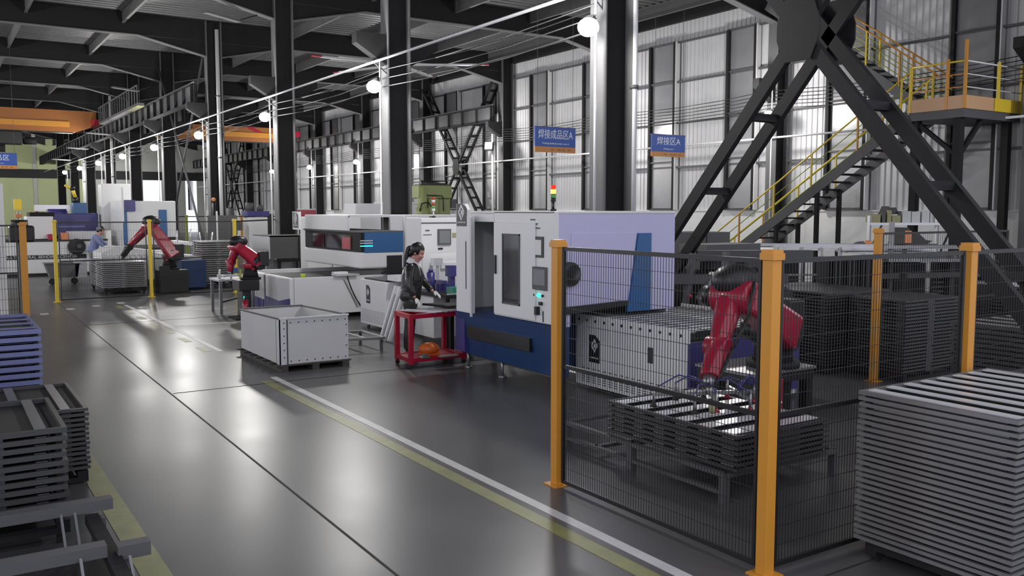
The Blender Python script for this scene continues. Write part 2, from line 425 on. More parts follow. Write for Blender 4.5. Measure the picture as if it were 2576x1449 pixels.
t2 = T('stair_landing', 'steel stair landing with orange toe board and corner rails', 'landing', (20.5, 12.08, 4.4))
B(20.5, 23.0, 12.08, 13.5, 4.42, 4.62).build('deck', 'mid', t2)
B(20.46, 20.5, 12.04, 13.5, 4.62, 4.93).build('toe_board', 'tan', t2); B(20.46, 21.7, 12.04, 12.08, 4.62, 4.93).build('toe_board', 'tan', t2)
B(21.75, 23.0, 12.04, 12.08, 4.62, 4.93).build('toe_board', 'yellow', t2)
for x, y, h, m in ((20.48, 12.06, 1.5, 'orange'), (20.48, 13.45, 1.05, 'yellow'), (21.9, 12.06, 1.1, 'yellow'), (20.48, 12.5, 1.1, 'orange'), (22.95, 12.06, 1.1, 'yellow')):
    B(x - .03, x + .03, y - .03, y + .03, 4.62, 4.62 + h + .08).build('rail_post', m, t2)
for z, r, m in ((5.72, .022, 'yellow'), (5.42, .015, 'pipe'), (5.12, .015, 'pipe')):
    MB().cyl((20.48, 12.06, z), (20.48, 13.45, z), r, n=6).build('guard_rail', m if z > 5.7 else 'signorange', t2)
    MB().cyl((20.48, 12.06, z), (23.0, 12.06, z), r, n=6).build('guard_rail', 'pipe', t2)
for x, y in ((20.7, 12.3), (22.8, 12.3), (20.7, 13.4)):
    B(x - .09, x + .09, y - .09, y + .09, 0, 4.42).build('landing_post', 'dark', t2)
MB().bar((20.7, 12.4, 3.6), (20.7, 13.4, 4.4), .1, .1).bar((20.7, 12.3, 3.5), (21.6, 12.3, 4.4), .1, .1).build('knee_brace', 'dark', t2)
t3 = T('upper_stair', 'upper stair flight with orange rails rising from the landing to the roof', 'stairs', (21.9, 13.5, 4.6))
flight(t3, 21.75, 22.35, 13.5, 4.62, 19.2, 8.5, 19, 'orange', (.03, .2, .38, .56, .74, .92))
# ------------------------------------------------------------------ lamps on poles, conduits, pipes, wires
def pole_lamp(x, y, z, lab, top, grp):
    t = T('floodlight', lab, 'lamp', (x, y, 0), grp)
    MB().cyl((x + .14, y, 0), (x + .14, y, top), .022, n=6).build('pole', 'pipe', t)
    MB().cyl((x + .14, y, z + .12), (x, y, z + .12), .02, n=6).build('arm', 'mid', t)
    MB().cyl((x + .02, y, z + .1), (x - .02, y - .01, z + .16), .12, .09, n=14).build('housing', 'mid', t)
    MB().ball((x - .03, y - .03, z), .17, sc=(1, 1, .85)).build('lens', 'lens', t)  # ball enlarged so its shape takes in the lamp's glow
    return t
ll = ['brightest floodlight, on the pole by the nearest inner column', 'second floodlight along the aisle, left of the second inner column', 'third floodlight along the aisle, on its white pole',
      'fourth floodlight along the aisle, below the sloping conduit']
for k in range(9):
    pole_lamp(8.74, 11.27 + 8 * k, 5.06, ll[k] if k < 4 else ORD[k] + ' glowing floodlight along the aisle, far back', 8.6 if k == 0 else 5.65, 'floodlights along the inner columns')
wl2 = ['floodlight glowing on the right wall beside the stair', 'floodlight on the right wall, second from the stair', 'floodlight on the right wall, third from the stair', 'floodlight on the right wall, fourth from the stair', 'far floodlight on the right wall, fifth from the stair', 'farthest floodlight on the right wall']
for k, y in enumerate((19.2, 51.2, 59.2, 67.2)):
    pole_lamp(21.95, y, 5.15, wl2[k], 6.3, 'floodlights along the right wall')
# floodlights switched off by the press
for i, (x, y, z, lb) in enumerate(((21.6, 35.2, 5.1, 'unlit square floodlight on a thin pole right of the ladder-like brace'), (21.3, 43.2, 5.0, 'unlit square floodlight on a thin pole above the pale green press'))):
    t = T('unlit_floodlight', lb, 'lamp', (x, y, 0))
    MB().cyl((x + .2, y, 0), (x + .2, y, z + .6), .05, n=6).build('pole', 'pipe', t)
    MB().bar((x - .1, y - .15, z - .15), (x + .05, y + .05, z + .2), .42, .1).build('housing', 'darker', t)
    MB().bar((x - .14, y - .19, z - .13), (x + .0, y - .0, z + .19), .34, .1).build('lens', 'lensoff', t)
t = T('overhead_conduit', 'long pale conduit sloping away over the aisle lamps', 'conduit', (8.74, 3, 5.63))
MB().cyl((8.74, 2, 5.63), (8.74, 90, 5.63), .032, n=8).build('tube', 'galvl', t)
for k in range(10): MB().bar((8.74, 11.3 + 8 * k, 5.63), (9.12, 11.4 + 8 * k, 5.4), .03).build('hanger', 'mid', t)
for x, y, z0, z1, r, lb in ((9.72, 11.32, 0, 9.3, .055, 'thick white downpipe right of the nearest inner column'), (9.4, 34.9, 0, 9.0, .07, 'tall white pipe in front of the fourth inner column'),
                       (9.35, 58.4, 0, 9.0, .08, 'far white pipe on the seventh inner column'), (9.3, 69.6, 0, 7.2, .08, 'farthest white pipe, near the left end wall')):
    t = T('downpipe', lb, 'pipe', (x, y, z0)); MB().cyl((x, y, z0), (x, y, z1), r, n=10).build('tube', 'pipe', t)
    for z in (1.5, 4.2, 6.5): MB().cyl((x, y, z), (x, y, z + .06), r + .02, n=10).build('clamp', 'mid', t)
t = T('wall_pipe', 'white horizontal pipe running along the right wall', 'pipe', (22.35, 11, 4.5))
MB().cyl((22.35, 3, 4.5), (22.35, 91, 4.5), .035, n=6).build('tube', 'pipe', t)
t = T('cable_bundle', 'sagging dark cables strung along the right wall', 'cable', (22.3, 12, 5.6))
for i in range(6):
    z = 5.42 + i * .105; mb = MB()
    for k in range(11):
        ya = 3.5 + 8 * k; pts = [(22.3 - .02 * i, ya + 8 * f, z - .14 * (1 - (2 * f - 1) ** 2)) for f in (0, .25, .5, .75, 1)]
        mb.tube(pts, .011, n=4)
    mb.build('cable', 'cable', t)
t = T('aisle_cables', 'thin grey cables strung below the sloping conduit', 'cable', (9.0, 12, 5.3))
for i, (x, z) in enumerate(((9.05, 5.5), (9.05, 5.3), (9.08, 5.12), (9.9, 5.75), (9.9, 5.4))):
    mb = MB()
    for k in range(9):
        ya = 11.5 + 8 * k; mb.tube([(x, ya + 8 * f, z - .1 * (1 - (2 * f - 1) ** 2)) for f in (0, .33, .67, 1)], .012, n=4)
    mb.build('cable', 'mid', t)
# ceiling fan with a red-tipped blade
t = T('ceiling_fan', 'large ceiling fan with long pale blades and a red tip behind the second column', 'fan', (13.18, 27.2, 7.0))
MB().cyl((13.18, 27.2, 7.1), (13.18, 27.2, 9.4), .05, n=8).build('down_rod', 'dark', t); MB().cyl((13.18, 27.2, 6.9), (13.18, 27.2, 7.2), .25, n=14).build('hub', 'mid', t)
for k in range(5):
    a = R(-33 + 72 * k); p = Vector((13.18 + .25 * math.cos(a), 27.2 + .25 * math.sin(a), 7.0)); q = Vector((13.18 + 2.7 * math.cos(a), 27.2 + 2.7 * math.sin(a), 7.0))
    b = MB().bar(p, q, .17, .05).build('blade', 'white2', t)
    r_ = q + (q - p).normalized() * .3; MB().bar(q, r_, .17, .03).build('blade_tip', 'cartred', b)
# ------------------------------------------------------------------ hanging signs
def sign(x0, x1, y, z0, z1, big, small, lab, zt=8.6):
    t = T('hanging_sign', lab, 'sign', ((x0 + x1) / 2, y, z0)); w_ = x1 - x0; h = z1 - z0; zs = z0 + h * .22
    B(x0, x1, y - .015, y + .015, zs, z1).build('board', 'signblue', t)
    B(x0 - .01, x1 + .01, y - .02, y + .02, z1 - .012, z1 + .01).build('edge', 'bluev', t)
    B(x0, x1, y - .015, y + .015, z0, zs).build('lower_strip', 'signorange', t)
    rot = face_to((0, -1, 0)); n = len(big)
    sz = h * .40
    text_mesh('lettering', big, sz, 'signwhite', t, ((x0 + x1) / 2, y - .018, zs + (z1 - zs) * .60), rot, sx=min(1.0, w_ * .86 / (n * sz * .95)))
    text_mesh('small_lettering', small, h * .10, 'signwhite', t, ((x0 + x1) / 2, y - .018, zs + (z1 - zs) * .17), rot)
    for f in (.38, .55, .66, .8): B(x0 + w_ * f, x0 + w_ * (f + .08), y - .018, y - .012, z0 + h * .08, z0 + h * .13).build('small_print', 'signbrown', t)
    for x in (x0 + .08, x1 - .08): MB().cyl((x, y, z1), (x, y, zt), .006, n=4).build('hanging_wire', 'mid', t)
sign(12.34, 13.56, 18, 3.64, 4.25, '焊接成品区A', 'Welding finished product area A', 'larger blue and orange hanging sign with five characters and an A')
sign(13.39, 14.39, 15, 3.42, 3.90, '焊接区A', 'Welding area A', 'smaller blue and orange hanging sign with three characters and an A')
sign(1.75, 2.97, 40, 3.83, 4.43, '成品区', 'Finished area', 'violet-blue hanging sign cut by the left edge of the frame')
# ------------------------------------------------------------------ bridge cranes
def crane(x0, x1, y, z0, z1, lab, hoist=None):
    t = T('bridge_crane', lab, 'crane', ((x0 + x1) / 2, y, z0))
    MB().prism([(x0, z0 + .35), (x0 + 1.2, z0), (x1 - 1.3, z0), (x1 - .1, z0 + .45), (x1 - .1, z1), (x0, z1)], 'y', y - .3, y + .3).build('bridge_beam', 'crane', t)
    B(x0 + .8, x1 - 1.6, y - .36, y - .3, z0 + .3, z0 + .62).build('side_rail', 'orange', t)
    for xa in ((x0 + x1) / 2 + 2.2,): MB().prism([(xa, z1), (xa + .5, z1), (xa + 1.2, z0 + .65), (xa + .7, z0 + .65)], 'y', y - .34, y - .31).build('stripe', 'cartred', t)
    B(x1 - .4, x1, y - 1.2, y + 1.2, z0 + .4, z0 + .75).build('end_carriage', 'cartred', t)
    B(x0 + 1, x1 - 1.4, y - .2, y + .2, z0 - .06, z0).build('bottom_flange', 'darker', t)
    if hoist:
        hx = hoist; 
        h = B(hx - .75, hx + .75, y - .4, y + .4, z0 - .85, z0 - .07).build('hoist_body', 'darker', t, bev=.05)
        MB().cyl((hx - .9, y, z0 - .5), (hx + .9, y, z0 - .5), .28, n=12).build('drum', 'dark', h)
        MB().cyl((hx + .8, y - .1, z0 - .6), (hx + 1.5, y - .1, z0 - .6), .22, n=12).build('motor', 'dark', h)
        MB().cyl((hx - .3, y, z0 - 1.3), (hx - .3, y, z0 - .85), .16, n=8).build('hook_block', 'dark', h)
crane(-15, 9.0, 61, 6.95, 8.25, 'orange bridge crane spanning the hall at upper left', 4.1)
crane(10.4, 21.9, 62, 6.9, 7.9, 'orange bridge crane seen between the inner columns', None)
t = T('crane_walkway', 'railed walkway with thin balusters beside the left crane girder', 'walkway', (8.45, 44, 7.1))
B(8.2, 8.5, 44, 55, 7.0, 7.12).build('walk_deck', 'mid', t); B(8.19, 8.5, 44, 46.5, 6.96, 7.0).build('deck_underside', 'card', t)
for z in (7.9,): MB().bar((8.2, 44, z), (8.2, 55, z), .05, .05).build('top_rail', 'mid', t)
for i in range(18): B(8.18, 8.22, 44 + i * .64 - .03, 44 + i * .64 + .03, 7.12, 7.9).build('baluster', 'mid', t)
for i, (x, y, z) in enumerate(((8.1, 27.6, 7.9), (8.2, 43.7, 7.6), (8.2, 51.7, 6.2), (8.2, 59.7, 5.9), (8.2, 67.6, 5.6))):
    t = T('tube_light', ORD[i] + ' unlit pale strip lamp beside the inner columns', 'lamp', (x, y, z))
    MB().bar((x - 1.2, y - .8, z), (x, y, z), .2, .06).build('tray', 'flange', t)
    MB().bar((x, y, z + .03), (x + .95, y, z + .4), .04, .04).build('bracket', 'dark', t)
# ------------------------------------------------------------------ machine badge: clipped dark plate, white diamond with small square
def badge(par, x, yc, zb, w_, h, d=(-1, 0, 0), mplate='darker', mlog='paper'):
    """on a face whose outward normal is -X; yc decreases to the right as seen"""
    a, b = yc + w_ / 2, yc - w_ / 2
    p = MB().prism([(a, zb), (a, zb + h), (yc - w_ * .05, zb + h), (b, zb + h * .82), (b, zb)], 'x', x - .006, x).build('badge_plate', mplate, par)
    cy, cz = yc, zb + h * .62; s = w_ * .34; q = s * .45; mb = MB(); X0, X1 = x - .009, x - .006
    mb.prism([(cy + s, cz), (cy, cz + s * 1.25), (cy - q * .1, cz + s * .78), (cy + s * .55, cz)], 'x', X0, X1)
    mb.prism([(cy, cz + s * 1.25), (cy - s, cz + .1 * s), (cy - s * .62, cz), (cy - .05 * s, cz + s * .7)], 'x', X0, X1)
    mb.prism([(cy + s, cz - .06 * s), (cy, cz - s * 1.3), (cy - s * .25, cz - s * .98), (cy + s * .5, cz - .1 * s)], 'x', X0, X1)
    mb.prism([(cy - s, cz - .02 * s), (cy - s * .35, cz - s * .85), (cy - s * .15, cz - s * .5), (cy - s * .62, cz - .04 * s)], 'x', X0, X1)
    mb.prism([(cy + q * .3, cz - q), (cy + q * .3, cz + q * .55), (cy - q, cz + q * .9), (cy - q, cz - q * .5)], 'x', X0, X1)
    mb.build('badge_emblem', mlog, p)
    mb = MB()
    for i in range(5): mb.box(x - .009, x - .006, yc + w_ * (.36 - i * .165) - w_ * .11, yc + w_ * (.36 - i * .165), zb + h * .14, zb + h * .20)
    mb.build('badge_lettering', mlog, p)
    return p
# ------------------------------------------------------------------ A: big laser cabinet
X0, X1, Y0, Y1, ZB, ZT = 6.1, 8.0, 8.47, 10.78, .88, 2.22
t = T('laser_cabinet', 'big white and navy laser cabinet with a sliding door standing open', 'machine', (6.3, 9.0, 0))
B(X0, X0 + .06, Y0, 9.82, ZB, ZT).build('front_panel', 'white', t, bev=.012)
MB().prism([(6.12, .85), (6.34, .85), (6.34, 1.09), (7.28, 1.12), (7.32, .98), (X1, .98), (X1, ZT - .004), (6.12, ZT - .004)], 'y', Y0 + .02, Y0 + .06).build('side_panel', 'lilac', t)
B(6.45, 7.9, Y0 + .55, Y0 + .59, .9, 1.3).build('inner_bulkhead', 'darker', t)
B(X0, X1, Y0 + .01, Y1, ZT - .03, ZT + .003).build('roof', 'white', t, bev=.01)
B(X0, X0 + .06, 9.82, Y1, ZT - .14, ZT - .03).build('door_header', 'white', t, bev=.008)
B(X0 + .0, X0 + .06, Y1 - .3, Y1, ZB, ZT - .14).build('front_panel', 'white', t, bev=.01)
B(X0 + .06, X0 + .9, 9.8, 9.84, ZB, ZT - .05).build('inner_wall', 'mid', t)
B(X0 + .9, X0 + .94, 9.84, Y1 - .1, ZB + .45, ZT - .3).build('inner_back', 'mid', t); B(X0 + .95, X0 + .98, 9.84, Y1 - .1, .3, ZT - .05).build('inner_back', 'dark', t)
B(X1 - .06, X1 - .01, Y0 + .1, Y1, ZB, ZT).build('rear_panel', 'white', t)
B(X0 + .1, X1 - .1, Y1 - .06, Y1 - .02, ZB, ZT - .03).build('rear_panel', 'white', t)
# side details: lower grey cut, navy fin, round black porthole
MB().prism([(6.34, 1.09), (7.16, 1.12), (7.24, 1.2), (7.36, 1.96), (6.34, 1.96)], 'y', Y0 + .008, Y0 + .03).build('side_cover', 'lilac', t, bev=.006)
MB().prism([(7.24, 1.12), (7.37, 1.95), (7.58, 1.95), (7.58, .98), (7.20, .98), (7.20, 1.06)], 'y', Y0 - .01, Y0 + .02).build('navy_fin', 'blue', t)
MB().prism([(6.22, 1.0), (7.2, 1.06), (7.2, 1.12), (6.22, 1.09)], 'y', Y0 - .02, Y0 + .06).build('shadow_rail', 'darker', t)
ph = MB().cyl((6.30, Y0 - .05, 1.48), (6.30, Y0 + .02, 1.48), .145, n=28).build('porthole_ring', 'darker', t)
MB().cyl((6.30, Y0 - .055, 1.48), (6.30, Y0 - .045, 1.48), .125, n=28).build('porthole_glass', 'glass', ph)
# door with long window
dr = B(X0 - .018, X0, 8.98 - .12, 9.80, ZB + .02, ZT - .14).build('door', 'white', t, bev=.006)
B(X0 - .024, X0 - .016, 9.20, 9.57, ZB + .19, ZT - .30).build('window_glass', 'glass', dr)
MB().box(X0 - .03, X0 - .018, 9.185, 9.2, ZB + .17, ZT - .28).box(X0 - .03, X0 - .018, 9.57, 9.585, ZB + .17, ZT - .28).box(X0 - .03, X0 - .018, 9.185, 9.585, ZB + .17, ZB + .19).box(X0 - .03, X0 - .018, 9.185, 9.585, ZT - .30, ZT - .28).build('window_frame', 'mid', dr)
B(X0 - .04, X0 - .018, 9.73, 9.76, 1.42, 1.66).build('handle', 'darker', dr)
# sliding leaf pushed back
dl = B(X0 - .10, X0 - .05, 10.22, 10.64, ZB - .02, ZT - .06).build('sliding_door', 'white', t, bev=.006)
B(X0 - .12, X0 - .10, 10.2, 10.24, ZB - .06, ZT - .08).build('door_edge', 'white2', dl); B(X0 - .105, X0 - .1, 10.36, 10.38, ZB + .3, ZT - .4).build('seam', 'mid', dl)
badge(t, X0 - .10, 10.48, ZT - .20, .26, .30, mplate='mid', mlog='white2')
MB().prism([(10.33, ZT - .2), (10.33, ZT + .02), (10.40, ZT + .10), (10.63, ZT + .10), (10.63, ZT - .2)], 'x', X0 - .098, X0 - .055).build('badge_backing', 'white', t)
# operator column
cp = t
for z, l in ((2.12, .10), (2.07, .15), (2.02, .20)): B(X0 - .006, X0, 9.0 - l - .02, 8.98, z - .008, z + .008).build('vent_slot', 'darker', cp)
mo = B(X0 - .012, X0, 8.70, 8.92, 1.67, 1.92).build('meter_frame', 'darker', cp); B(X0 - .016, X0 - .011, 8.735, 8.89, 1.70, 1.88).build('meter_glass', 'paper', mo)
sc = B(X0 - .02, X0, 8.62, 8.92, 1.28, 1.56).build('control_screen', 'flange', cp, bev=.006); B(X0 - .024, X0 - .019, 8.65, 8.89, 1.34, 1.53).build('screen_glass', 'screen', sc)
for y, m in ((8.88, 'darker'), (8.81, 'ledg'), (8.78, 'ledg'), (8.71, 'darker')): MB().cyl((X0 - .02, y, 1.215), (X0, y, 1.215), .016, n=10).build('push_button', m, cp)
B(X0 - .03, X0, 8.72, 8.77, 1.10, 1.14).build('selector', 'darker', cp); B(X0 - .05, X0, 8.78, 8.83, .98, 1.08).build('key_switch', 'darker', cp)
B(X0 - .01, X0, 8.70, 8.71, .78 + .12, 1.03).build('drawer_slot', 'darker', cp)
# navy base with recess and levelling feet
MB().prism([(6.28, .22), (6.42, .22), (6.42, .88), (6.2, .88)], 'y', 8.62, 11.0).build('base', 'navy', t)
B(6.42, 7.9, 9.08, 11.0, .22, .88).build('base_core', 'navy', t)
B(6.2, 6.26, 9.15, 10.7, .47, .64).build('base_recess', 'darker', t)
MB().box(6.22, 7.9, 10.8, 11.05, .25, .86).build('base_end', 'bluev', t)
for x, y in ((6.34, 8.78), (6.34, 10.0), (6.34, 10.9), (7.8, 9.2), (7.8, 10.9)):
    f = MB().cyl((x, y, .03), (x, y, .24), .018, n=8).build('levelling_screw', 'steel', t); MB().cyl((x, y, 0), (x, y, .03), .06, .045, n=14).build('foot_pad', 'steel', f)
B(6.36, 6.40, 8.8, 10.9, .17, .21).build('leg_rail', 'mid', t)
# drill rig glimpsed inside
jg = MB().cyl((6.55, 10.1, .9), (6.55, 10.1, 1.12), .06, n=10).cyl((6.5, 10.0, 1.0), (6.5, 10.35, 1.0), .03, n=8).box(6.45, 6.62, 10.0, 10.3, .89, .93).build('fixture', 'steel', t)
# stack light A
def stack_light(x, y, z, lab, lit=True, s=1.0, grp=None):
    t = T('signal_tower', lab, 'signal light', (x, y, z))
    MB().cyl((x, y, z), (x, y, z + .03 * s), .04 * s, n=12).build('foot', 'darker', t); MB().cyl((x, y, z + .03 * s), (x, y, z + .12 * s), .014 * s, n=8).build('stem', 'darker' if lit else 'pipe', t)
    MB().cyl((x, y, z + .12 * s), (x, y, z + .17 * s), .033 * s, n=12).build('socket', 'darker' if lit else 'pipe', t)
    for i, m in enumerate(('ledgoff', 'ledy' if lit else 'ledroff', 'ledr' if lit else 'paper') if lit else ('ledgoff', 'ledroff', 'paper', 'ledroff')):
        MB().cyl((x, y, z + (.17 + .055 * i) * s), (x, y, z + (.223 + .055 * i) * s), .034 * s, n=14).build('lamp_segment', m, t)
stack_light(6.35, 8.86, 2.22, 'signal tower glowing red and amber on the big laser cabinet', True, .95)
# ------------------------------------------------------------------ D: roller-top conveyor box in the near cell
t = T('conveyor_unit', 'white roller-topped conveyor unit with black badge behind the near fence', 'machine', (6.8, 6.95, 0))
B(6.8, 8.6, 7.0, 8.98, .05, .80).build('body', 'white', t, bev=.008)
B(6.785, 6.8, 6.95, 8.98, .80, .94).build('top_rail', 'white', t); B(8.6, 8.62, 6.95, 8.98, .80, .96).build('top_rail', 'white2', t)
B(6.82, 8.6, 6.97, 7.0, .12, .80).build('end_panel', 'bluev', t); B(6.9, 8.5, 6.955, 6.97, .86, .93).build('end_rail', 'darker', t)
B(6.8, 8.6, 7.02, 8.96, .80, .83).build('tray', 'darker', t)
for i in range(12):
    y = 7.08 + i * .165
    MB().cyl((6.783, y, .875), (6.777, y, .875), .018, n=10).build('roller_bolt', 'darker', t)
    MB().cyl((6.8, y, .90), (8.6, y + .0, .90), .032, n=10).build('roller', 'steel', t)
badge(t, 6.8, 8.60, .36, .20, .34)
B(6.79, 6.8, 7.54, 7.62, .50, .68).build('access_handle', 'darker', t)
mb = MB()
for i in range(16):
    y = 8.82 - i * .105
    for j in range(7): mb.box(6.794, 6.7995, y - .03, y + .03, .10 + j * .028, .108 + j * .028)
stuff(mb.build('vent_louvre', 'darker', t))
for y in (7.1, 8.85): MB().cyl((6.9, y, 0), (6.9, y, .06), .03, n=8).build('foot', 'steel', t)
# ------------------------------------------------------------------ B: laser cutting machine with bridge
t = T('laser_cutter', 'white laser cutting machine with dark window band and blue panel on its bridge', 'machine', (6.0, 17.4, 0))
B(6.0, 6.1, 17.44, 19.0, .10, .87).build('bed_end', 'white', t, bev=.03); B(6.0, 6.1, 19.12, 20.4, .10, .87).build('bed_end', 'white', t, bev=.03)
B(6.02, 6.1, 19.0, 19.12, .10, .84).build('bed_gap', 'darker', t)
MB().prism([(20.4, .10), (20.4, .36), (19.12, .31), (19.12, .10)], 'x', 5.985, 6.0).build('blue_skirt', 'bluev', t); MB().prism([(19.0, .10), (19.0, .40), (18.1, .36), (17.44, .46), (17.44, .10)], 'x', 5.985, 6.0).build('blue_skirt', 'bluev', t)
B(6.1, 8.6, 17.44, 17.5, .10, .87).build('bed_side', 'white', t, bev=.01); B(6.1, 9.9, 20.34, 20.4, .10, .87).build('bed_side', 'white', t, bev=.01)
B(8.6, 9.9, 17.5, 17.56, .10, .87).build('bed_side', 'white2', t); B(8.1, 8.6, 17.42, 17.44, .12, .62).build('service_door', 'flange', t)
B(6.1, 9.9, 17.5, 20.34, .60, .78).build('bed_grid', 'darker', t)
MB().bar((7.15, 17.43, .8), (7.45, 17.43, .2), .012).build('seam', 'flange', t)
for x in (6.3, 7.6, 8.4): B(x, x + .12, 17.5, 17.6, 0, .1).build('foot', 'dark', t)
# bridge
gx0, gx1, gy0, gy1 = 7.45, 8.45, 17.25, 20.6
B(gx0, gx1, gy0, gy1, 1.02, 1.36).build('bridge_lower', 'white', t, bev=.04)
B(gx0 + .03, gx1, gy0 + .03, gy1 - .05, 1.36, 1.76).build('bridge_band', 'dark', t)
B(gx0 + .015, gx0 + .03, gy0 + .5, gy0 + 1.9, 1.40, 1.70).build('bridge_window', 'glass', t); B(gx0 + .015, gx0 + .03, gy0 + 2.05, gy1 - .6, 1.40, 1.70).build('bridge_window', 'glass', t)
B(gx0 + .01, gx0 + .03, gy0 + .55, gy0 + 1.0, 1.40, 1.66).build('red_glass_panel', 'cartred', t)
B(gx0, gx1, gy0, gy1, 1.76, 1.80).build('bridge_cap', 'flange', t, bev=.01)
B(gx0 + .10, gx1 - .02, gy0 - .012, gy0 + .03, 1.35, 1.77).build('blue_panel', 'blue', t)
for i, z in enumerate((1.60, 1.55, 1.49)): MB().box(gx0 + .0, gx0 + .28, gy0 - .02, gy0 - .01, z - .01, z + .01).build('light_strip', 'paper' if i < 2 else 'ledg', t)
B(8.05, 8.4, gy0 - .02, gy0 + .02, .86, 1.28).build('bridge_opening', 'darker', t)
badge(t, 7.2, 20.4, 1.82, .34, .36, mplate='mid', mlog='white2'); B(7.2, 7.26, 20.2, 20.62, 1.78, 2.2).build('badge_post', 'white', t)
# tall housing behind
B(8.45, 10.3, 17.9, 18.0, .95, 2.12).build('housing_front', 'white', t, bev=.02); B(7.46, 7.52, 17.95, 20.5, 1.8, 2.11).build('housing_side', 'white', t)
B(7.5, 10.3, 17.95, 20.6, 2.08, 2.13).build('housing_roof', 'white', t)
B(8.75, 9.5, 17.8, 17.9, .6, 2.12).build('housing_column', 'white', t, bev=.01); B(9.36, 9.42, 17.78, 17.8, .9, 2.1).build('housing_seam', 'flange', t)
B(8.5, 9.2, 17.0, 17.4, .86, .98).build('shelf_tray', 'white', t)
# control cabinet
t = T('control_cabinet', 'white control cabinet with small grey screen behind the worker', 'cabinet', (7.2, 14.3, 0))
B(7.2, 8.5, 14.0, 14.6, .1, 2.1).build('body', 'white', t, bev=.015); B(7.2, 8.5, 13.99, 14.0, 2.0, 2.02).build('seam', 'flange', t)
s_ = B(7.52, 7.78, 13.97, 14.0, 1.62, 1.9).build('screen_frame', 'flange', t); B(7.545, 7.755, 13.965, 13.972, 1.65, 1.87).build('screen_glass', 'screen', s_)
B(7.82, 7.94, 13.99, 14.0, 1.75, 1.83).build('yellow_note', 'card', t)
B(7.53, 7.62, 13.985, 14.0, 1.54, 1.57).build('key_slot', 'darker', t); B(7.1 + .14, 7.4, 13.99, 14.0, 1.80, 1.81).build('printed_line', 'mid', t); B(7.28, 7.36, 13.99, 14.0, 1.87, 1.89).build('printed_line', 'flange', t)
stack_light(7.55, 14.2, 2.1, 'signal tower with red and white bands, unlit, before the green press', False, .95)
# beacon, control pad and cable on the bed
t = tag(base(MB().cyl((6.32, 17.55, .87), (6.32, 17.55, .94), .05, n=12).build('bed_button', 'tape'), (6.32, 17.55, .87)), 'yellow-green stop button on the laser cutter bed rim', 'button')
t = T('control_pad', 'flat grey control pad lying on the cutter bed rim, black cable hanging', 'control pad', (7.1, 17.45, .87))
B(6.95, 7.45, 17.3, 17.6, .88, .92).build('pad', 'galvl', t); MB().tube([(7.2, 17.35, .88), (7.22, 17.36, .8), (7.30, 17.38, .6), (7.4, 17.39, .4), (7.52, 17.40, .22)], .014).build('cable', 'cable', t)
B(7.0, 7.3, 17.55, 17.7, .92, .95).build('pad_top', 'white', t)
# chiller cabinet beside the worker
t = T('chiller_cabinet', 'low white perforated chiller cabinet with small badge left of the worker', 'cabinet', (6.9, 14.9, 0))
B(6.9, 7.6, 14.86, 16.0, .07, .92).build('body', 'white', t, bev=.01); B(6.95, 7.55, 14.95, 15.9, .92, .95).build('lid', 'darker', t)
badge(t, 6.9, 15.62, .48, .17, .34)
mb = MB()
for i in range(14):
    for j in range(9): mb.box(6.893, 6.899, 15.92 - i * .075 - .02 - (j % 2) * .03, 15.92 - i * .075 - (j % 2) * .03, .13 + j * .027, .137 + j * .027)
stuff(mb.build('perforation', 'dark', t))
for y in (15.0, 15.85): MB().cyl((7.0, y, 0), (7.0, y, .08), .03, n=8).build('foot', 'steel', t)
t = T('white_tray', 'bright white folded sheet on the chiller cabinet', 'tray', (7.0, 14.9, .95)); B(7.0, 7.55, 14.55, 14.98, .95, 1.05).build('sheet', 'white', t); MB().cyl((7.25, 14.7, .86), (7.25, 14.7, .95), .04, n=8).build('stub', 'mid', t)
B(7.1, 7.5, 14.5, 14.86, 0, .86).build('stand', 'white2', t)
# leaning channels
for i in range(3):
    y = 14.0 - i * .12; o = MB().bar((6.42 + .02 * i, y, .02), (6.72 + .02 * i, y, .93 - .02 * i), .085, .03, up=(0, 1, 0)).box(6.42, 6.44, y - .01, y + .01, .02, .04).build('leaning_channel', 'white2')
    tag(base(o, (6.42, y, .02)), ['left white channel leaning by the chiller', 'middle white channel leaning by the chiller', 'right white channel leaning beside the worker'][i], 'channel', 'channels leaning by the worker')
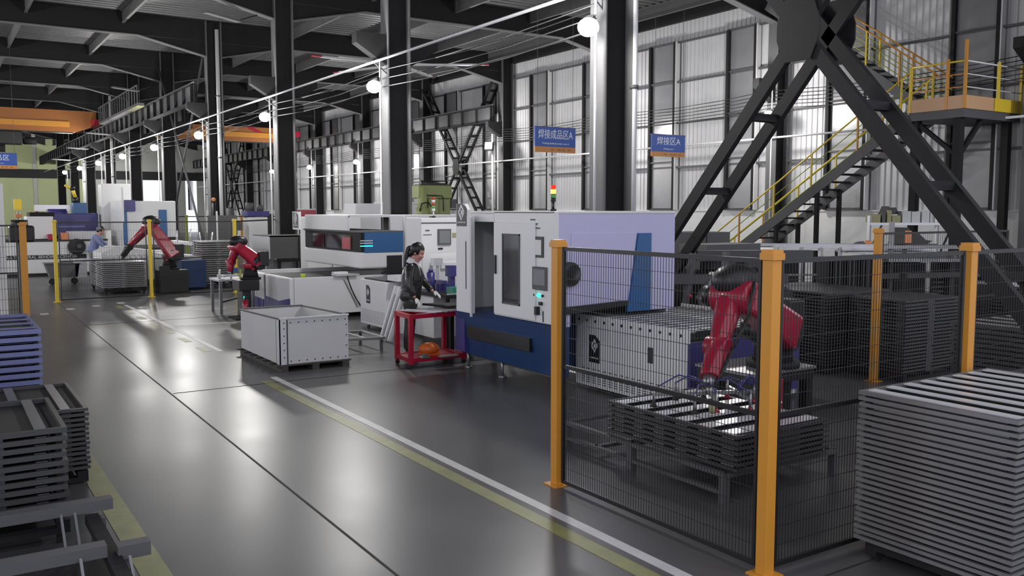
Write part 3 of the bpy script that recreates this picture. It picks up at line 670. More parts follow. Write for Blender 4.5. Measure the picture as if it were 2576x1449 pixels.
# work bench behind the worker with parts
t = T('work_bench', 'dark-topped workbench crowded with metal parts right of the worker', 'workbench', (6.9, 12.6, 0))
B(6.75, 7.9, 12.3, 13.7, .84, .90).build('top', 'dark', t); B(6.9, 7.5, 13.0, 13.7, .12, .84).build('side_cabinet', 'white', t, bev=.01)
B(7.5, 7.8, 12.5, 12.9, .1, .84).build('side_cabinet', 'white', t)
for x, y in ((6.8, 12.35), (7.85, 12.35), (6.8, 13.65), (7.85, 13.65)): B(x - .03, x + .03, y - .03, y + .03, 0, .84).build('leg', 'dark', t)
B(7.0, 7.9, 13.55, 13.68, .9, 1.5).build('backboard', 'white', t)
random.seed(3)
bench = [('teal_box', 'teal', 'green plastic box on the workbench', B(6.95, 7.12, 12.45, 12.65, .90, 1.0), 'box'),
         ('metal_box', 'galvl', 'pale metal box beside the green box on the workbench', B(7.15, 7.45, 12.4, 12.7, .90, .99), 'box'),
         ('blue_clamp', 'bluev', 'upper blue clamp block on the workbench', MB().box(7.15, 7.3, 12.9, 13.05, 1.14, 1.32).box(7.18, 7.27, 12.93, 13.02, .9, 1.14), 'clamp'),
         ('blue_vice', 'bluev', 'lower blue vice on the workbench', MB().box(6.95, 7.2, 12.9, 13.1, .90, 1.03).box(7.0, 7.08, 12.85, 13.15, 1.03, 1.08), 'vice'),
         ('blue_motor', 'bluev', 'dark blue motor standing on the workbench by the worker', MB().cyl((6.85, 13.0, .9), (6.85, 13.0, 1.22), .07, n=12).cyl((6.85, 13.0, 1.22), (6.85, 13.0, 1.27), .04, n=10), 'motor'),
         ('test_rig', 'galvl', 'pale vertical instrument with cable on the workbench', MB().box(7.0, 7.06, 13.1, 13.16, .9, 1.38).box(6.96, 7.12, 13.08, 13.2, 1.32, 1.44).tube([(6.98, 13.05, 1.35), (6.88, 13.0, 1.2), (6.84, 13.0, 1.05), (6.78, 12.95, .95)], .01), 'instrument'),
         ('metal_vice', 'steel', 'bare steel fixture at the right of the workbench', MB().box(7.45, 7.8, 12.6, 12.85, .9, .98).cyl((7.5, 12.7, .98), (7.5, 12.7, 1.15), .03, n=8).box(7.42, 7.75, 12.68, 12.76, 1.13, 1.18), 'fixture'),
         ('sheet_parts', 'galvl', 'thin flat metal strip along the front edge of the workbench', MB().box(6.8, 7.4, 12.32, 12.36, .90, .92), 'strip'),
         ('white_instrument', 'white', 'white instrument housing at the back of the workbench', MB().box(7.15, 7.75, 13.3, 13.5, .9, 1.42).box(7.2, 7.7, 13.27, 13.3, 1.25, 1.35), 'instrument')]
for n, m, lb, mb, c in bench: tag(base(mb.build(n, m), Vector(mb.v[0])), lb, c)
# small pallet behind crate
t = T('low_trolley', 'low flat steel trolley frame on the floor right of the crate', 'trolley', (5.3, 13.2, 0))
for (p, q) in (((5.1, 13.2, .2), (6.0, 13.0, .2)), ((5.1, 14.0, .2), (6.0, 13.9, .2)), ((5.1, 13.2, .2), (5.1, 14.0, .2)), ((6.0, 13.0, .2), (6.0, 13.9, .2)), ((5.4, 13.15, .2), (5.4, 13.97, .2)), ((5.7, 13.1, .2), (5.7, 13.93, .2))):
    MB().bar(p, q, .05, .04).build('frame_bar', 'galv', t)
for x, y in ((5.13, 13.23), (5.97, 13.03), (5.13, 13.97), (5.97, 13.87)): B(x - .02, x + .02, y - .02, y + .02, 0, .19).build('leg', 'mid', t)
# ------------------------------------------------------------------ crate on pallet
p = T('timber_pallet', 'dark timber pallet under the big pale crate', 'pallet', (3.97, 11.95, 0))
for x in (3.97, 4.42, 4.87): B(x, x + .1, 11.95, 13.9, 0, .08).build('runner', 'wood', p)
for i in range(7): B(3.9, 5.0, 11.95 + i * .3, 12.07 + i * .3, .08, .10).build('slat', 'wood', p)
t = T('steel_crate', 'large open-topped pale grey riveted crate', 'crate', (3.98, 12.0, .1))
MB().prism([(12.0, .1), (13.86, .1), (13.86, .69), (12.0, .73)], 'x', 3.98, 4.0).build('side_panel', 'crate', t); MB().prism([(12.0, .1), (13.86, .1), (13.86, .69), (12.0, .73)], 'x', 4.96, 4.98).build('side_panel', 'crate', t)
B(4.0, 4.96, 12.0, 12.02, .10, .73).build('front_panel', 'crate', t); B(4.0, 4.96, 13.84, 13.86, .10, .70).build('back_panel', 'crate', t); B(4.0, 4.96, 12.02, 13.84, .10, .12).build('bottom', 'crate', t)
B(3.965, 4.06, 11.985, 12.0, .10, .73).build('corner_strip', 'white2', t); B(3.965, 3.98, 11.985, 12.12, .10, .73).build('corner_strip', 'white2', t)
B(4.075, 4.085, 11.99, 12.0, .10, .72).build('seam', 'dark', t); B(3.97, 3.98, 12.14, 12.15, .10, .72).build('seam', 'dark', t)
B(3.97, 4.99, 11.985, 12.03, .73, .75).build('rim', 'white2', t); MB().bar((3.98, 12.0, .74), (3.98, 13.88, .70), .04, .02).build('rim', 'mid', t); MB().bar((4.97, 12.0, .74), (4.97, 13.88, .70), .035, .02).build('rim', 'flange', t); B(4.0, 4.96, 13.83, 13.88, .70, .72).build('rim', 'mid', t)
rv = MB().cyl((4.03, 11.982, .2), (4.03, 11.987, .2), .009, n=8).build('rivet', 'dark', t)
for z in (.3, .4, .5, .6, .68): inst(rv, (0, 0, z - .2), t)
for i in range(8): inst(rv, (.1 + i * .115, .012, -.06), t); inst(rv, (.1 + i * .115, .012, .48), t)
for z in (.1, .25, .4): inst(rv, (.92, .012, z), t)
# ------------------------------------------------------------------ stacked sheet-metal frames
def frame_proto(lx, ly, h, m, ms, slats, along='y', detail=True, gap=0.0, lip=.03):
    """flat pressed frame: four folded rails, slats, corner tabs; origin at its low corner"""
    t = bpy.data.objects.new('metal_grid', None); COL.objects.link(t); t.empty_display_size = .1
    t['label'] = 'metal grid'; t['category'] = 'metal grid'
    b = h * .62
    if detail:
        for x in (0, lx - .03):
            MB().box(x, x + .03, 0, ly, h - b, h).build('side_rail', m, t)
        for y in (0, ly - .03):
            MB().box(.03, lx - .03, y, y + .03, h - b, h).build('end_rail', m, t)
        for i in range(slats):
            f = (i + .5) / slats
            if along == 'y': MB().box(lx * f - .035, lx * f + .035, .03, ly - .03, h - .006, h + .002).build('slat', ms, t)
            else: MB().box(.03, lx - .03, ly * f - .062, ly * f + .062, h - .006, h + .002).build('slat', ms, t)
        for cx_, cy_ in ((.03, .03), (lx - .07, .03), (.03, ly - .07), (lx - .07, ly - .07), (lx * .34, ly * .5)):
            B(cx_, cx_ + .04, cy_, cy_ + .04, 0, h - b).build('corner_post', 'dark', t)
        B(.03, lx - .03, .03, ly - .03, h - b - .003, h - b).build('base_or_shade_sheet', 'dark', t)  # dark sheet added to paint the shade in the gaps between slats
        B(.06, .10, ly * .36, ly * .62, 0, h - b).build('packing_strip', 'mid', t)
        B(lx * .3, lx * .7, .02, .05, 0, h - b).build('packing_strip', m, t)
    else:
        MB().box(0, lx, 0, ly, h - b * .9, h).build('tray', m, t)
        MB().box(.05, lx - .05, .08, .16, 0, h - b * .9).box(.05, lx - .05, ly - .16, ly - .08, 0, h - b * .9).box(lx * .42, lx * .52, .01, ly - .01, 0, h - b * .9).box(.01, lx * .3, ly * .4, ly * .55, 0, h - b * .9).build('spacer', 'mid', t)
    return t
def stack(x, y, z, lx, ly, h, n, m, ms, slats, where, along='y', detail=True, jit=.006, rz=0, grp=None, topm=None):
    grp = grp or 'metal grids ' + where
    p = frame_proto(lx, ly, h, m, ms, slats, along, detail)
    p['group'] = grp
    lab = 'metal frame among the many ' + where
    for i in range(n):
        loc = (x + random.uniform(-jit, jit), y + random.uniform(-jit, jit), z + i * h)
        q = n - i
        l = ('topmost metal grid ' if q == 1 else 'bottom metal grid ' if i == 0 else 'second metal grid from the top ' if q == 2 else 'third metal grid from the top ' if q == 3 else '%dth metal grid from the top ' % q) + where
        a = rz + random.uniform(-.003, .003)
        if i == 0: p.location = loc; p.rotation_euler = (0, 0, a); p['label'] = l
        else: dup(p, loc, l, grp, a)
def skid(x0, x1, y0, y1, z, lab, m='dark'):
    t = T('steel_skid', lab, 'pallet', (x0, y0, 0))
    for x in (x0, (x0 + x1) / 2 - .04, x1 - .08): B(x, x + .08, y0, y1, z - .05, z).build('rail', m, t)
    for y in (y0, y1 - .08): B(x0, x1, y, y + .08, z - .09, z - .05).build('cross_rail', m, t)
    for x in (x0 + .02, x1 - .08):
        for y in (y0 + .02, y1 - .08): B(x, x + .05, y, y + .05, 0, z - .09).build('foot', m, t)
random.seed(5)
# nearest right
skid(4.95, 6.35, 2.5, 3.45, .12, 'low steel skid under the nearest stack at lower right')
stack(4.9, 2.5, .12, 1.5, 1.0, .0375, 26, 'galv', 'slat', 8, 'of the big nearest stack at lower right', 'y')
# robot pallet
t = T('pallet_rack', 'low dark steel rack carrying the frames under the robot gripper', 'rack', (5.0, 4.6, 0))
for (a, b_) in (((5.0, 4.7, .22), (5.0, 6.75, .22)), ((6.3, 4.7, .22), (6.3, 6.75, .22)), ((5.0, 6.75, .22), (6.3, 6.75, .22)), ((5.0, 4.7, .22), (6.3, 4.7, .22)), ((5.0, 5.8, .22), (6.3, 5.8, .22)), ((5.0, 6.3, .08), (6.3, 6.3, .08)), ((5.0, 6.75, .08), (5.0, 4.7, .08))):
    MB().bar(a, b_, .05, .03).build('frame_bar', 'mid', t)
for x, y in ((5.0, 4.72), (5.0, 5.8), (5.0, 6.73), (6.3, 4.72), (6.3, 5.8), (6.3, 6.73)): B(x - .03, x + .03, y - .03, y + .03, 0, .21).build('leg', 'mid', t)
stack(5.03, 4.62, .24, 1.05, 1.55, .042, 7, 'galvd', 'slat', 6, 'on the rack under the robot gripper', 'x')
# near left
skid(-.5, .7, 6.55, 7.75, .16, 'steel skid under the left stack of dark frames')
stack(-.55, 6.62, .16, 1.26, 1.15, .056, 11, 'galvd', 'galv', 4, 'of the dark stack at lower left', 'y')
skid(-.3, 1.0, 7.95, 9.3, .10, 'steel skid under the rear narrow-pitched stack at left')
stack(-.3, 7.95, .10, 1.32, 1.3, .040, 13, 'galvd', 'galv', 4, 'of the rear stack at left', 'y')
skid(-.5, .9, 10.6, 12.2, .14, 'steel skid under the bluish stack at left')
stack(-.55, 10.55, .14, 1.48, 1.7, .077, 11, 'bluegal', 'bluegal', 4, 'of the bluish filmed stack at left', 'x')
t = T('tubular_stillage', 'grey tubular steel stillage in the bottom left corner', 'stillage', (.9, 5.2, 0))
MB().bar((-1.2, 6.33, .30), (.93, 6.33, .30), .10, .07).build('cross_tube', 'mid', t); MB().bar((-1.2, 5.45, .30), (.76, 5.45, .30), .10, .07).build('cross_tube', 'mid', t)
MB().bar((.82, 5.48, .26), (1.0, 5.48, .26), .10, .08).build('end_stub', 'mid', t); MB().bar((.80, 4.4, .22), (.80, 6.3, .22), .08, .06).build('side_tube', 'dark', t)
for x, y in ((.62, 6.3), (.7, 6.3), (.62, 5.4), (.86, 5.3)): MB().bar((x, y - .25, .06), (x, y, .28), .015, .03).build('strut', 'galv', t)
for x, y in ((.84, 6.3), (.84, 5.5), (.84, 4.5)): B(x - .04, x + .04, y - .04, y + .04, 0, .22).build('leg', 'mid', t)
B(-1.2, .84, 4.4, 6.3, .04, .06).build('base_or_shade_sheet', 'dark', t)
# behind the fence
for (x, y, lx, ly, h, n, w_, zz) in ((10.12, 7.75, 1.35, 1.5, .046, 22, 'of the left stack behind the robot', .1), (10.5, 6.85, 1.25, .85, .046, 21, 'of the right stack behind the robot', .1),
                              (13.6, 6.9, 1.9, 1.5, .055, 18, 'of the pale-topped stack at the far right edge', .1), (9.1, 4.45, 1.5, .95, .05, 19, 'of the stack just behind the corner fence post', .1)):
    skid(x, x + lx, y, y + ly, zz, 'steel skid under the frames ' + w_)
    stack(x, y, zz, lx, ly, h, n, 'galvd', 'galvl' if x > 13 or x < 10 else 'steel', 5, w_, 'y', detail=(x < 10), jit=.012)
B(13.55, 15.55, 6.85, 8.45, 1.10, 1.115); tag(base(B(13.62, 15.5, 6.9, 8.4, 1.092, 1.112).build('white_sheet', 'white'), (13.62, 6.9, 1.092)), 'white sheet lying on top of the pale-topped stack at right', 'sheet')
# left cell
skid(3.8, 4.85, 25.7, 27.9, .16, 'dark skid under the stack inside the far left fence')
stack(3.76, 25.6, .16, 1.1, 2.3, .05, 14, 'galv', 'steel', 4, 'of the stack inside the far left fence', 'y', detail=False, jit=.01)
skid(6.5, 7.4, 26.3, 27.3, .16, 'dark skid under the tall stack behind the second robot')
stack(6.45, 26.2, .16, 1.05, 1.1, .062, 19, 'galv', 'steel', 4, 'of the tall stack behind the second robot', 'y', detail=False, jit=.03)
# ------------------------------------------------------------------ fences: orange posts, black-framed wire panels
def post(x, y, lab, h=2.0, m='orange', s=1.0, grp='orange and yellow fence posts'):
    t = T('fence_post', lab, 'post', (x, y, 0), grp)
    B(x - .04 * s, x + .04 * s, y - .04 * s, y + .04 * s, .01, h - .06).build('tube', m, t, bev=.004)
    MB().box(x - .052 * s, x + .052 * s, y - .052 * s, y + .052 * s, h - .06, h - .02).box(x - .045, x + .045, y - .045, y + .045, h - .02, h).build('cap', m, t)
    B(x - .08, x + .08, y - .08, y + .08, 0, .012).build('base_plate', m, t)
def panel(a, b, lab, ztop=1.93, zb=.05, zm=.99, pitch=.028, hp=.112, wr_=.0016, bars=True):
    a = Vector((*a, 0)); b = Vector((*b, 0)); d = (b - a).normalized(); L = (b - a).length
    t = T('mesh_panel', lab, 'fence', tuple(a))
    def P(s, z): return a + d * s + Vector((0, 0, z))
    for z in (ztop, zm, zb):
        MB().bar(P(0, z), P(L, z), .022, .03).build('frame_rail', 'darker', t)
    for s in (.012, L - .012): MB().bar(P(s, zb), P(s, ztop), .03, .022, up=(d.x, d.y, 0)).build('frame_stile', 'darker', t)
    mb = MB(); n = int(L / pitch)
    for i in range(1, n): mb.bar(P(L * i / n, zb), P(L * i / n, ztop), wr_ * 2, wr_ * 2, up=(d.x, d.y, 0))
    k = int((ztop - zb) / hp)
    for i in range(1, k): 
        z = zb + (ztop - zb) * i / k; mb.bar(P(0, z), P(L, z), wr_ * 2, wr_ * 2)
    stuff(mb.build('wire_mesh', 'cable', t))
post(4.2, 5.79, 'orange fence post beside the big laser cabinet, at the aisle'); post(4.2, 3.62, 'biggest orange fence post, nearest the camera')
post(6.3, 3.62, 'orange fence post rising behind the nearest stack'); post(10.28, 7.13, 'orange fence post standing between the stacks behind the robot')
panel((4.2, 5.72), (4.2, 3.69), 'black-framed wire panel between the two aisle-side orange posts')
panel((4.27, 3.62), (6.23, 3.62), 'black-framed wire panel running right from the biggest orange post')
panel((6.37, 3.62), (8.9, 3.62), 'black-framed wire panel at the right edge before the stacks', pitch=.035)
panel((10.35, 7.13), (13.4, 7.13), 'far wire panel running right behind the stacks', pitch=.05, hp=.2)
post(8.97, 3.62, 'orange fence post off at the right beyond the corner post')
MB_ = None
post(1.54, 20.23, 'thick ochre fence post at the left edge', m='orange', s=1.5); panel((1.44, 20.23), (-.9, 20.23), 'coarse wire panel at the left edge before the white cabinet', pitch=.05, hp=.2, wr_=.003)
post(2.52, 24.2, 'yellow fence post left of the pale stack', m='yellow'); post(4.72, 24.35, 'yellow fence post in front of the large red robot', m='yellow'); post(6.9, 24.4, 'yellow fence post behind the second red robot', m='yellow')
panel((2.6, 24.2), (4.64, 24.35), 'fine wire panel in front of the pale stack', pitch=.06, hp=.2, wr_=.0015); panel((4.8, 24.35), (6.82, 24.4), 'fine wire panel in front of the large red robot', pitch=.06, hp=.2, wr_=.0015)
for x, y, m, lb in ((10.5, 30.1, 'yellow', 'bright yellow fence post left of the cutter bridge'), (13.7, 43.5, 'olive', 'thin yellow-green post behind the grey tank'), (14.7, 42.9, 'olive', 'far yellow-green post right of the dark column'),
                    (10.0, 35.2, 'yellow', 'yellow post behind the second red robot'), (12.8, 44.0, 'orange', 'far orange post above the second red robot'), (10.2, 44.0, 'olive', 'far yellow-green post left of the second red robot'), (8.9, 44.5, 'orange', 'far orange post beside the column with crossed rods')):
    post(x, y, lb, m=m, s=1.3)
for a, b_, lb in (((6.97, 24.4), (10.4, 30.1), 'long thin far rail between yellow posts'), ((8.9, 44.4), (14.6, 42.9), 'far upper rails between the yellow-green posts')):
    t = T('guard_rail', lb, 'rail', (*a, 1.9)); MB().bar((*a, 1.93), (*b_, 1.93), .04, .04).build('rail', 'dark', t)
# ------------------------------------------------------------------ robots
def robot(lab, Bp, Sp, Ep, Wp, Tp, s=1.0, dark_wrist=False, side=(0.3, -1, 0)):
    Bp, Sp, Ep, Wp, Tp = map(Vector, (Bp, Sp, Ep, Wp, Tp)); sd = Vector(side).normalized()
    t = T('industrial_robot', lab, 'robot', tuple(Bp))
    up = Vector((0, 0, 1))
    MB().cyl(Bp, Bp + up * .05 * s, .22 * s, n=20).cyl(Bp + up * .05 * s, Bp + up * .24 * s, .17 * s, .13 * s, n=20).build('base_casting', 'dark', t)
    MB().cyl(Bp + up * .24 * s, Bp + up * .36 * s, .15 * s, .16 * s, n=20).bar(Bp + up * .3 * s, Sp, .24 * s, .26 * s).build('turret', 'red', t, bev=.02 * s)
    m1 = MB().cyl(Sp - sd * .17 * s, Sp + sd * .16 * s, .15 * s, n=20).build('shoulder_joint', 'darker', t, bev=.015 * s)
    MB().cyl(Sp - sd * .30 * s, Sp - sd * .17 * s, .09 * s, n=14).build('shoulder_motor', 'darker', m1, bev=.01)
    bk = (Sp - Ep); bk.z = 0; bk = bk.normalized() if bk.length > .01 else Vector((1, 0, 0))
    MB().bar(Sp + bk * .16 * s + up * -.06 * s, Sp + bk * .16 * s + up * .26 * s, .20 * s, .20 * s).build('motor_housing', 'darker', m1, bev=.02 * s)
    def limb(p, q, a, b, off):
        mb = MB(); d = (q - p).normalized(); u = d.cross(sd).normalized()
        c = []
        for pt, r in ((p, a), (q, b)):
            for i, j in ((-1, -1), (1, -1), (1, 1), (-1, 1)): c.append(pt + sd * (off + i * r * .45) + u * (j * r * .6))
        mb.hexa([c[0], c[1], c[2], c[3], c[4], c[5], c[6], c[7]]); return mb
    limb(Sp, Ep, .25 * s, .19 * s, .1 * s).build('upper_arm', 'red', t, bev=.035 * s)
    e = MB().cyl(Ep - sd * .15 * s, Ep + sd * .17 * s, .135 * s, n=20).build('elbow_housing', 'red', t, bev=.02 * s)
    MB().ball(Ep + up * .08 * s + (Ep - Wp).normalized() * .06 * s, .17 * s, sc=(1.25, 1.0, .8)).build('elbow_cover', 'darker', e)
    MB().cyl(Ep - sd * .24 * s, Ep - sd * .15 * s, .08 * s, n=14).build('elbow_motor', 'darker', e)
    back = (Ep - Wp).normalized()
    MB().cyl(Ep, Ep + back * .22 * s, .10 * s, .085 * s, n=14).build('wrist_motors', 'darker', e, bev=.01)
    MB().cyl(Ep - sd * .02 * s, Wp, .115 * s, .07 * s, n=18).build('forearm', 'red', t, bev=.01 * s)
    w_ = MB().cyl(Wp - sd * .09 * s, Wp + sd * .09 * s, .08 * s, n=16).build('wrist_joint', 'darker' if dark_wrist else 'red', t, bev=.01 * s)
    d = (Tp - Wp).normalized()
    MB().cyl(Wp, Wp + d * (Tp - Wp).length * .8, .085 * s, .075 * s, n=16).build('wrist_hand', 'darker' if dark_wrist else 'red', t, bev=.01 * s)
    MB().cyl(Wp + d * (Tp - Wp).length * .8, Tp, .05 * s, n=14).build('tool_flange', 'steel', t)
    mid = (Ep + Wp) / 2 + sd * .18 * s + up * .05
    MB().tube([Ep + back * .1 * s + up * .12 * s, Ep + sd * .17 * s + up * .12 * s, mid, Wp + sd * .12 * s, Tp + sd * .06 * s], .014 * s).build('cable_hose', 'cable', t)
    return t
# near cell
t = T('robot_table', 'black steel table carrying the nearest red robot', 'table', (7.0, 6.2, 0))
B(6.55, 7.5, 5.86, 6.62, .63, .66).build('table_top', 'steel', t, bev=.004); MB().box(6.57, 7.48, 5.88, 5.92, .53, .63).box(7.44, 7.48, 5.92, 6.6, .53, .63).box(6.57, 6.61, 5.92, 6.6, .53, .63).build('apron', 'darker', t)
for x, y in ((6.62, 5.93), (7.43, 5.93), (6.62, 6.56), (7.43, 6.56)): B(x - .045, x + .045, y - .045, y + .045, 0, .53).build('leg', 'darker', t)
B(6.75, 7.3, 6.0, 6.5, .02, .5).build('control_box', 'darker', t, bev=.01)
robot('nearest red robot arm with black elbow cover reaching over the frame stack', (7.12, 6.1, .66), (7.08, 6.02, 1.02), (6.32, 5.90, 1.42), (5.92, 5.70, 1.0), (5.64, 5.54, .70), 1.22, side=(.25, -1, 0))
t = T('lamp_box', 'dark red control box with glowing green light behind the gripper', 'control box', (6.2, 5.3, 0))
B(6.18, 6.4, 5.35, 5.45, .42, .72).build('box', 'cartred', t, bev=.006); MB().ball((6.2, 5.33, .69), .022, n=10, m=6).build('green_lamp', 'ledg', t); B(6.26, 6.32, 5.36, 5.44, 0, .42).build('stand', 'darker', t)
MB().box(6.2, 6.38, 5.345, 5.35, .5, .515).box(6.2, 6.36, 5.345, 5.35, .53, .54).build('printed_line', 'paper', t)
# vacuum gripper
t = T('vacuum_gripper', 'suction-cup gripper with blue hoses resting over the top frame', 'gripper', (5.66, 5.5, .56))
for a, b_ in (((5.2, 5.75, .64), (6.1, 5.35, .64)), ((5.3, 5.35, .64), (5.55, 5.85, .64)), ((5.75, 5.15, .64), (6.0, 5.65, .64)), ((5.5, 5.3, .64), (5.8, 5.75, .64))): MB().bar(a, b_, .03, .03).build('beam', 'steel', t)
MB().cyl((5.66, 5.52, .64), (5.66, 5.52, .70), .05, n=12).build('hub', 'steel', t)
cups = ((5.3, 5.35), (5.55, 5.85), (5.75, 5.15), (6.0, 5.65), (5.5, 5.3), (5.2, 5.75), (5.8, 5.75), (6.05, 5.38))
for i, (x, y) in enumerate(cups):
    c = MB().cyl((x, y, .565), (x, y, .70), .010, n=8).build('cup_stem', 'steel', t); MB().cyl((x, y, .535), (x, y, .57), .035, .015, n=12).build('suction_cup', 'red' if i in (2, 3, 4, 7) else 'rubber', c)
    MB().tube([(x, y, .69), ((x + 5.66) / 2, (y + 5.52) / 2 + .05, .74 + .03 * (i % 3)), (5.66, 5.52, .72)], .007, n=5).build('air_hose', 'bluev', t)
for i in range(4): MB().tube([(5.85 + .03 * i, 5.4, .66), (5.95, 5.35 + .04 * i, .8 - .03 * i), (6.1 + .02 * i, 5.3, .68), (6.15, 5.3, .72)], .009, n=5).build('air_hose', 'bluev', t)
MB().cyl((5.35, 5.2, .565), (5.35, 5.2, .66), .03, .02, n=10).build('sensor', 'card', t)
# second robot
t = T('robot_pedestal', 'black pedestal with blinking green light under the second red robot', 'pedestal', (5.55, 18.85, 0))
MB().box(5.32, 5.50, 18.35, 18.75, .03, .58).box(5.24, 5.66, 18.3, 18.8, .58, .80).build('box', 'darker', t, bev=.01); B(5.15, 5.7, 18.25, 18.85, 0, .03).build('base_plate', 'dark', t)
MB().ball((5.36, 18.33, .45), .03, n=8, m=6).build('green_lamp', 'ledg', t)
robot('second red robot arm left of the white laser cutter', (5.54, 18.5, .80), (5.64, 18.44, 1.14), (5.32, 18.65, 1.46), (5.20, 18.72, 1.16), (5.18, 18.72, .92), .95, side=(.4, -1, 0))
t = T('fire_extinguisher', 'small red fire extinguisher by the black pedestal', 'extinguisher', (5.3, 18.5, 0)); MB().cyl((5.33, 18.2, .05), (5.33, 18.2, .42), .06, n=12).build('cylinder', 'red', t); MB().cyl((5.33, 18.2, .42), (5.33, 18.2, .5), .02, n=8).build('valve', 'darker', t); MB().cyl((5.33, 18.2, 0), (5.33, 18.2, .05), .065, n=12).build('boot', 'rubber', t)
t = T('steel_table', 'small worn steel table left of the black pedestal', 'table', (5.4, 19.9, 0))
B(5.15, 5.95, 19.5, 20.3, .70, .74).build('table_top', 'galvl', t)
for x, y in ((5.2, 19.55), (5.9, 19.55), (5.2, 20.25), (5.9, 20.25)): MB().bar((x, y, 0), (x, y, .7), .06).build('leg', 'steel', t)
MB().bar((5.2, 19.55, .25), (5.9, 20.2, .3), .04).build('lower_rail', 'mid', t)
t = T('suction_tool', 'pale suction tool with blue and yellow tips on the small steel table', 'gripper', (5.5, 19.9, .74))
MB().bar((5.2, 19.8, .80), (5.8, 19.8, .80), .05).bar((5.3, 19.6, .80), (5.3, 20.1, .80), .04).cyl((5.25, 19.8, .74), (5.25, 19.8, .95), .02, n=6).cyl((5.5, 19.8, .74), (5.5, 19.8, .92), .02, n=6).build('beams', 'galvl', t); B(5.5, 5.62, 19.7, 19.8, .86, .98).build('blue_block', 'blue', t); B(5.66, 5.7, 19.7, 19.75, .74, .92).build('yellow_tip', 'olive', t)
# third robot
t = T('robot_plinth', 'large black plinth under the far red robot', 'pedestal', (5.45, 25.4, 0))
B(5.1, 5.85, 25.2, 25.8, .02, .62).build('box', 'darker', t, bev=.01); B(5.1, 5.35, 25.1, 25.2, .02, .75).build('front_box', 'darker', t); B(5.05, 5.9, 25.15, 25.85, 0, .02).build('base_plate', 'dark', t)
robot('far red robot arm bent into an arch over the pale stack', (5.42, 25.45, .62), (5.45, 25.3, 1.02), (4.95, 25.5, 1.80), (4.45, 25.75, 1.25), (4.28, 25.85, .95), 1.15, dark_wrist=True, side=(.3, -1, 0))
t = T('far_gripper', 'tangle of suction cups under the far red robot', 'gripper', (4.3, 25.9, .86))
mb = MB()
for i in range(7):
    x = 3.95 + i * .14; mb.cyl((x, 25.9, .88), (x, 25.9, 1.05), .015, n=6).bar((x, 25.7, .98), (x + .1, 26.2, .98), .03)
mb.bar((3.9, 25.9, 1.0), (4.9, 25.9, 1.0), .04).build('suction_bars', 'galvl', t)
# ------------------------------------------------------------------ red trolley with sheet parts
t = T('red_trolley', 'bright red steel trolley in front of the worker', 'trolley', (5.6, 11.2, 0))
cx = [(5.60, 11.24), (6.48, 11.28), (5.64, 11.76), (6.46, 11.84)]
for (x, y) in cx: B(x - .03, x + .03, y - .03, y + .03, .06, .775).build('leg', 'cartred', t)
for z in (.74, .12):
    for a, b_ in ((0, 1), (0, 2), (1, 3), (2, 3)): MB().bar((*cx[a], z), (*cx[b_], z), .05, .06).build('rail', 'cartred', t)
MB().prism([cx[0], cx[1], cx[3], cx[2]], 'z', .12, .14).build('lower_tray', 'cartred', t)
for (x, y) in cx: MB().cyl((x, y - .02, .03), (x, y + .02, .03), .03, n=10).build('castor', 'rubber', t)
for i in range(7):
    o = MB().bar((5.68 + i * .09, 11.72, .785 + .006 * (i % 2)), (5.98 + i * .09, 11.18, .785 + .006 * (i % 2)), .06, .014).build('cut_strip', 'galvl' if i < 2 else 'galv')
    tag(base(o, (5.7 + i * .11, 11.4, .775)), 'bright white strip at the near edge of the red trolley' if i == 0 else ['second', 'third', 'fourth', 'fifth', 'sixth', 'seventh'][i - 1] + ' cut metal strip from the near edge of the red trolley', 'metal strip', 'cut strips on the red trolley')
o = MB().prism([(6.15, 11.95), (6.85, 11.75), (6.8, 11.35), (6.62, 11.30), (6.5, 11.42), (6.3, 11.40), (6.25, 11.6)], 'z', .81, .84).build('dark_sheet_pile', 'dark'); tag(base(o, (6.4, 11.6, .81)), 'ragged dark sheet offcut overhanging the red trolley', 'offcut')
o = MB().ball((6.0, 11.45, .23), .15, sc=(1.1, .9, .62)).box(5.88, 6.12, 11.36, 11.54, .14, .2).build('orange_bag', 'basket'); tag(base(o, (6.0, 11.45, .14)), 'orange bag on the lower tray of the red trolley', 'bag')
o = MB().prism([(5.75, .14), (5.9, .14), (5.83, .2)], 'y', 11.2, 11.3).box(6.0, 6.3, 11.1, 11.2, .14, .16).build('scrap', 'galv'); tag(base(o, (5.8, 11.25, .14)), 'bits of scrap metal on the lower tray of the red trolley', 'scrap')
t = T('steel_stand', 'dark steel stand right of the red trolley', 'stand', (6.7, 11.5, 0))
B(6.60, 7.1, 11.3, 12.1, .74, .79).build('top', 'dark', t)
for x, y in ((6.65, 11.95), (7.05, 11.35), (7.05, 12.05)): B(x - .03, x + .03, y - .03, y + .03, 0, .74).build('leg', 'dark', t)
# ------------------------------------------------------------------ background machines and furniture
def assemble(name, lab, cat, loc, parts, group=None):
    t = T(name, lab, cat, loc, group)
    for p in parts:
        nm, m = p[0], p[1]; mb = p[2] if isinstance(p[2], MB) else B(*p[2])
        mb.build(nm, m, t, bev=p[3] if len(p) > 3 else 0)
    return t
def cy(p, q, r, n=14): return MB().cyl(p, q, r, n=n)
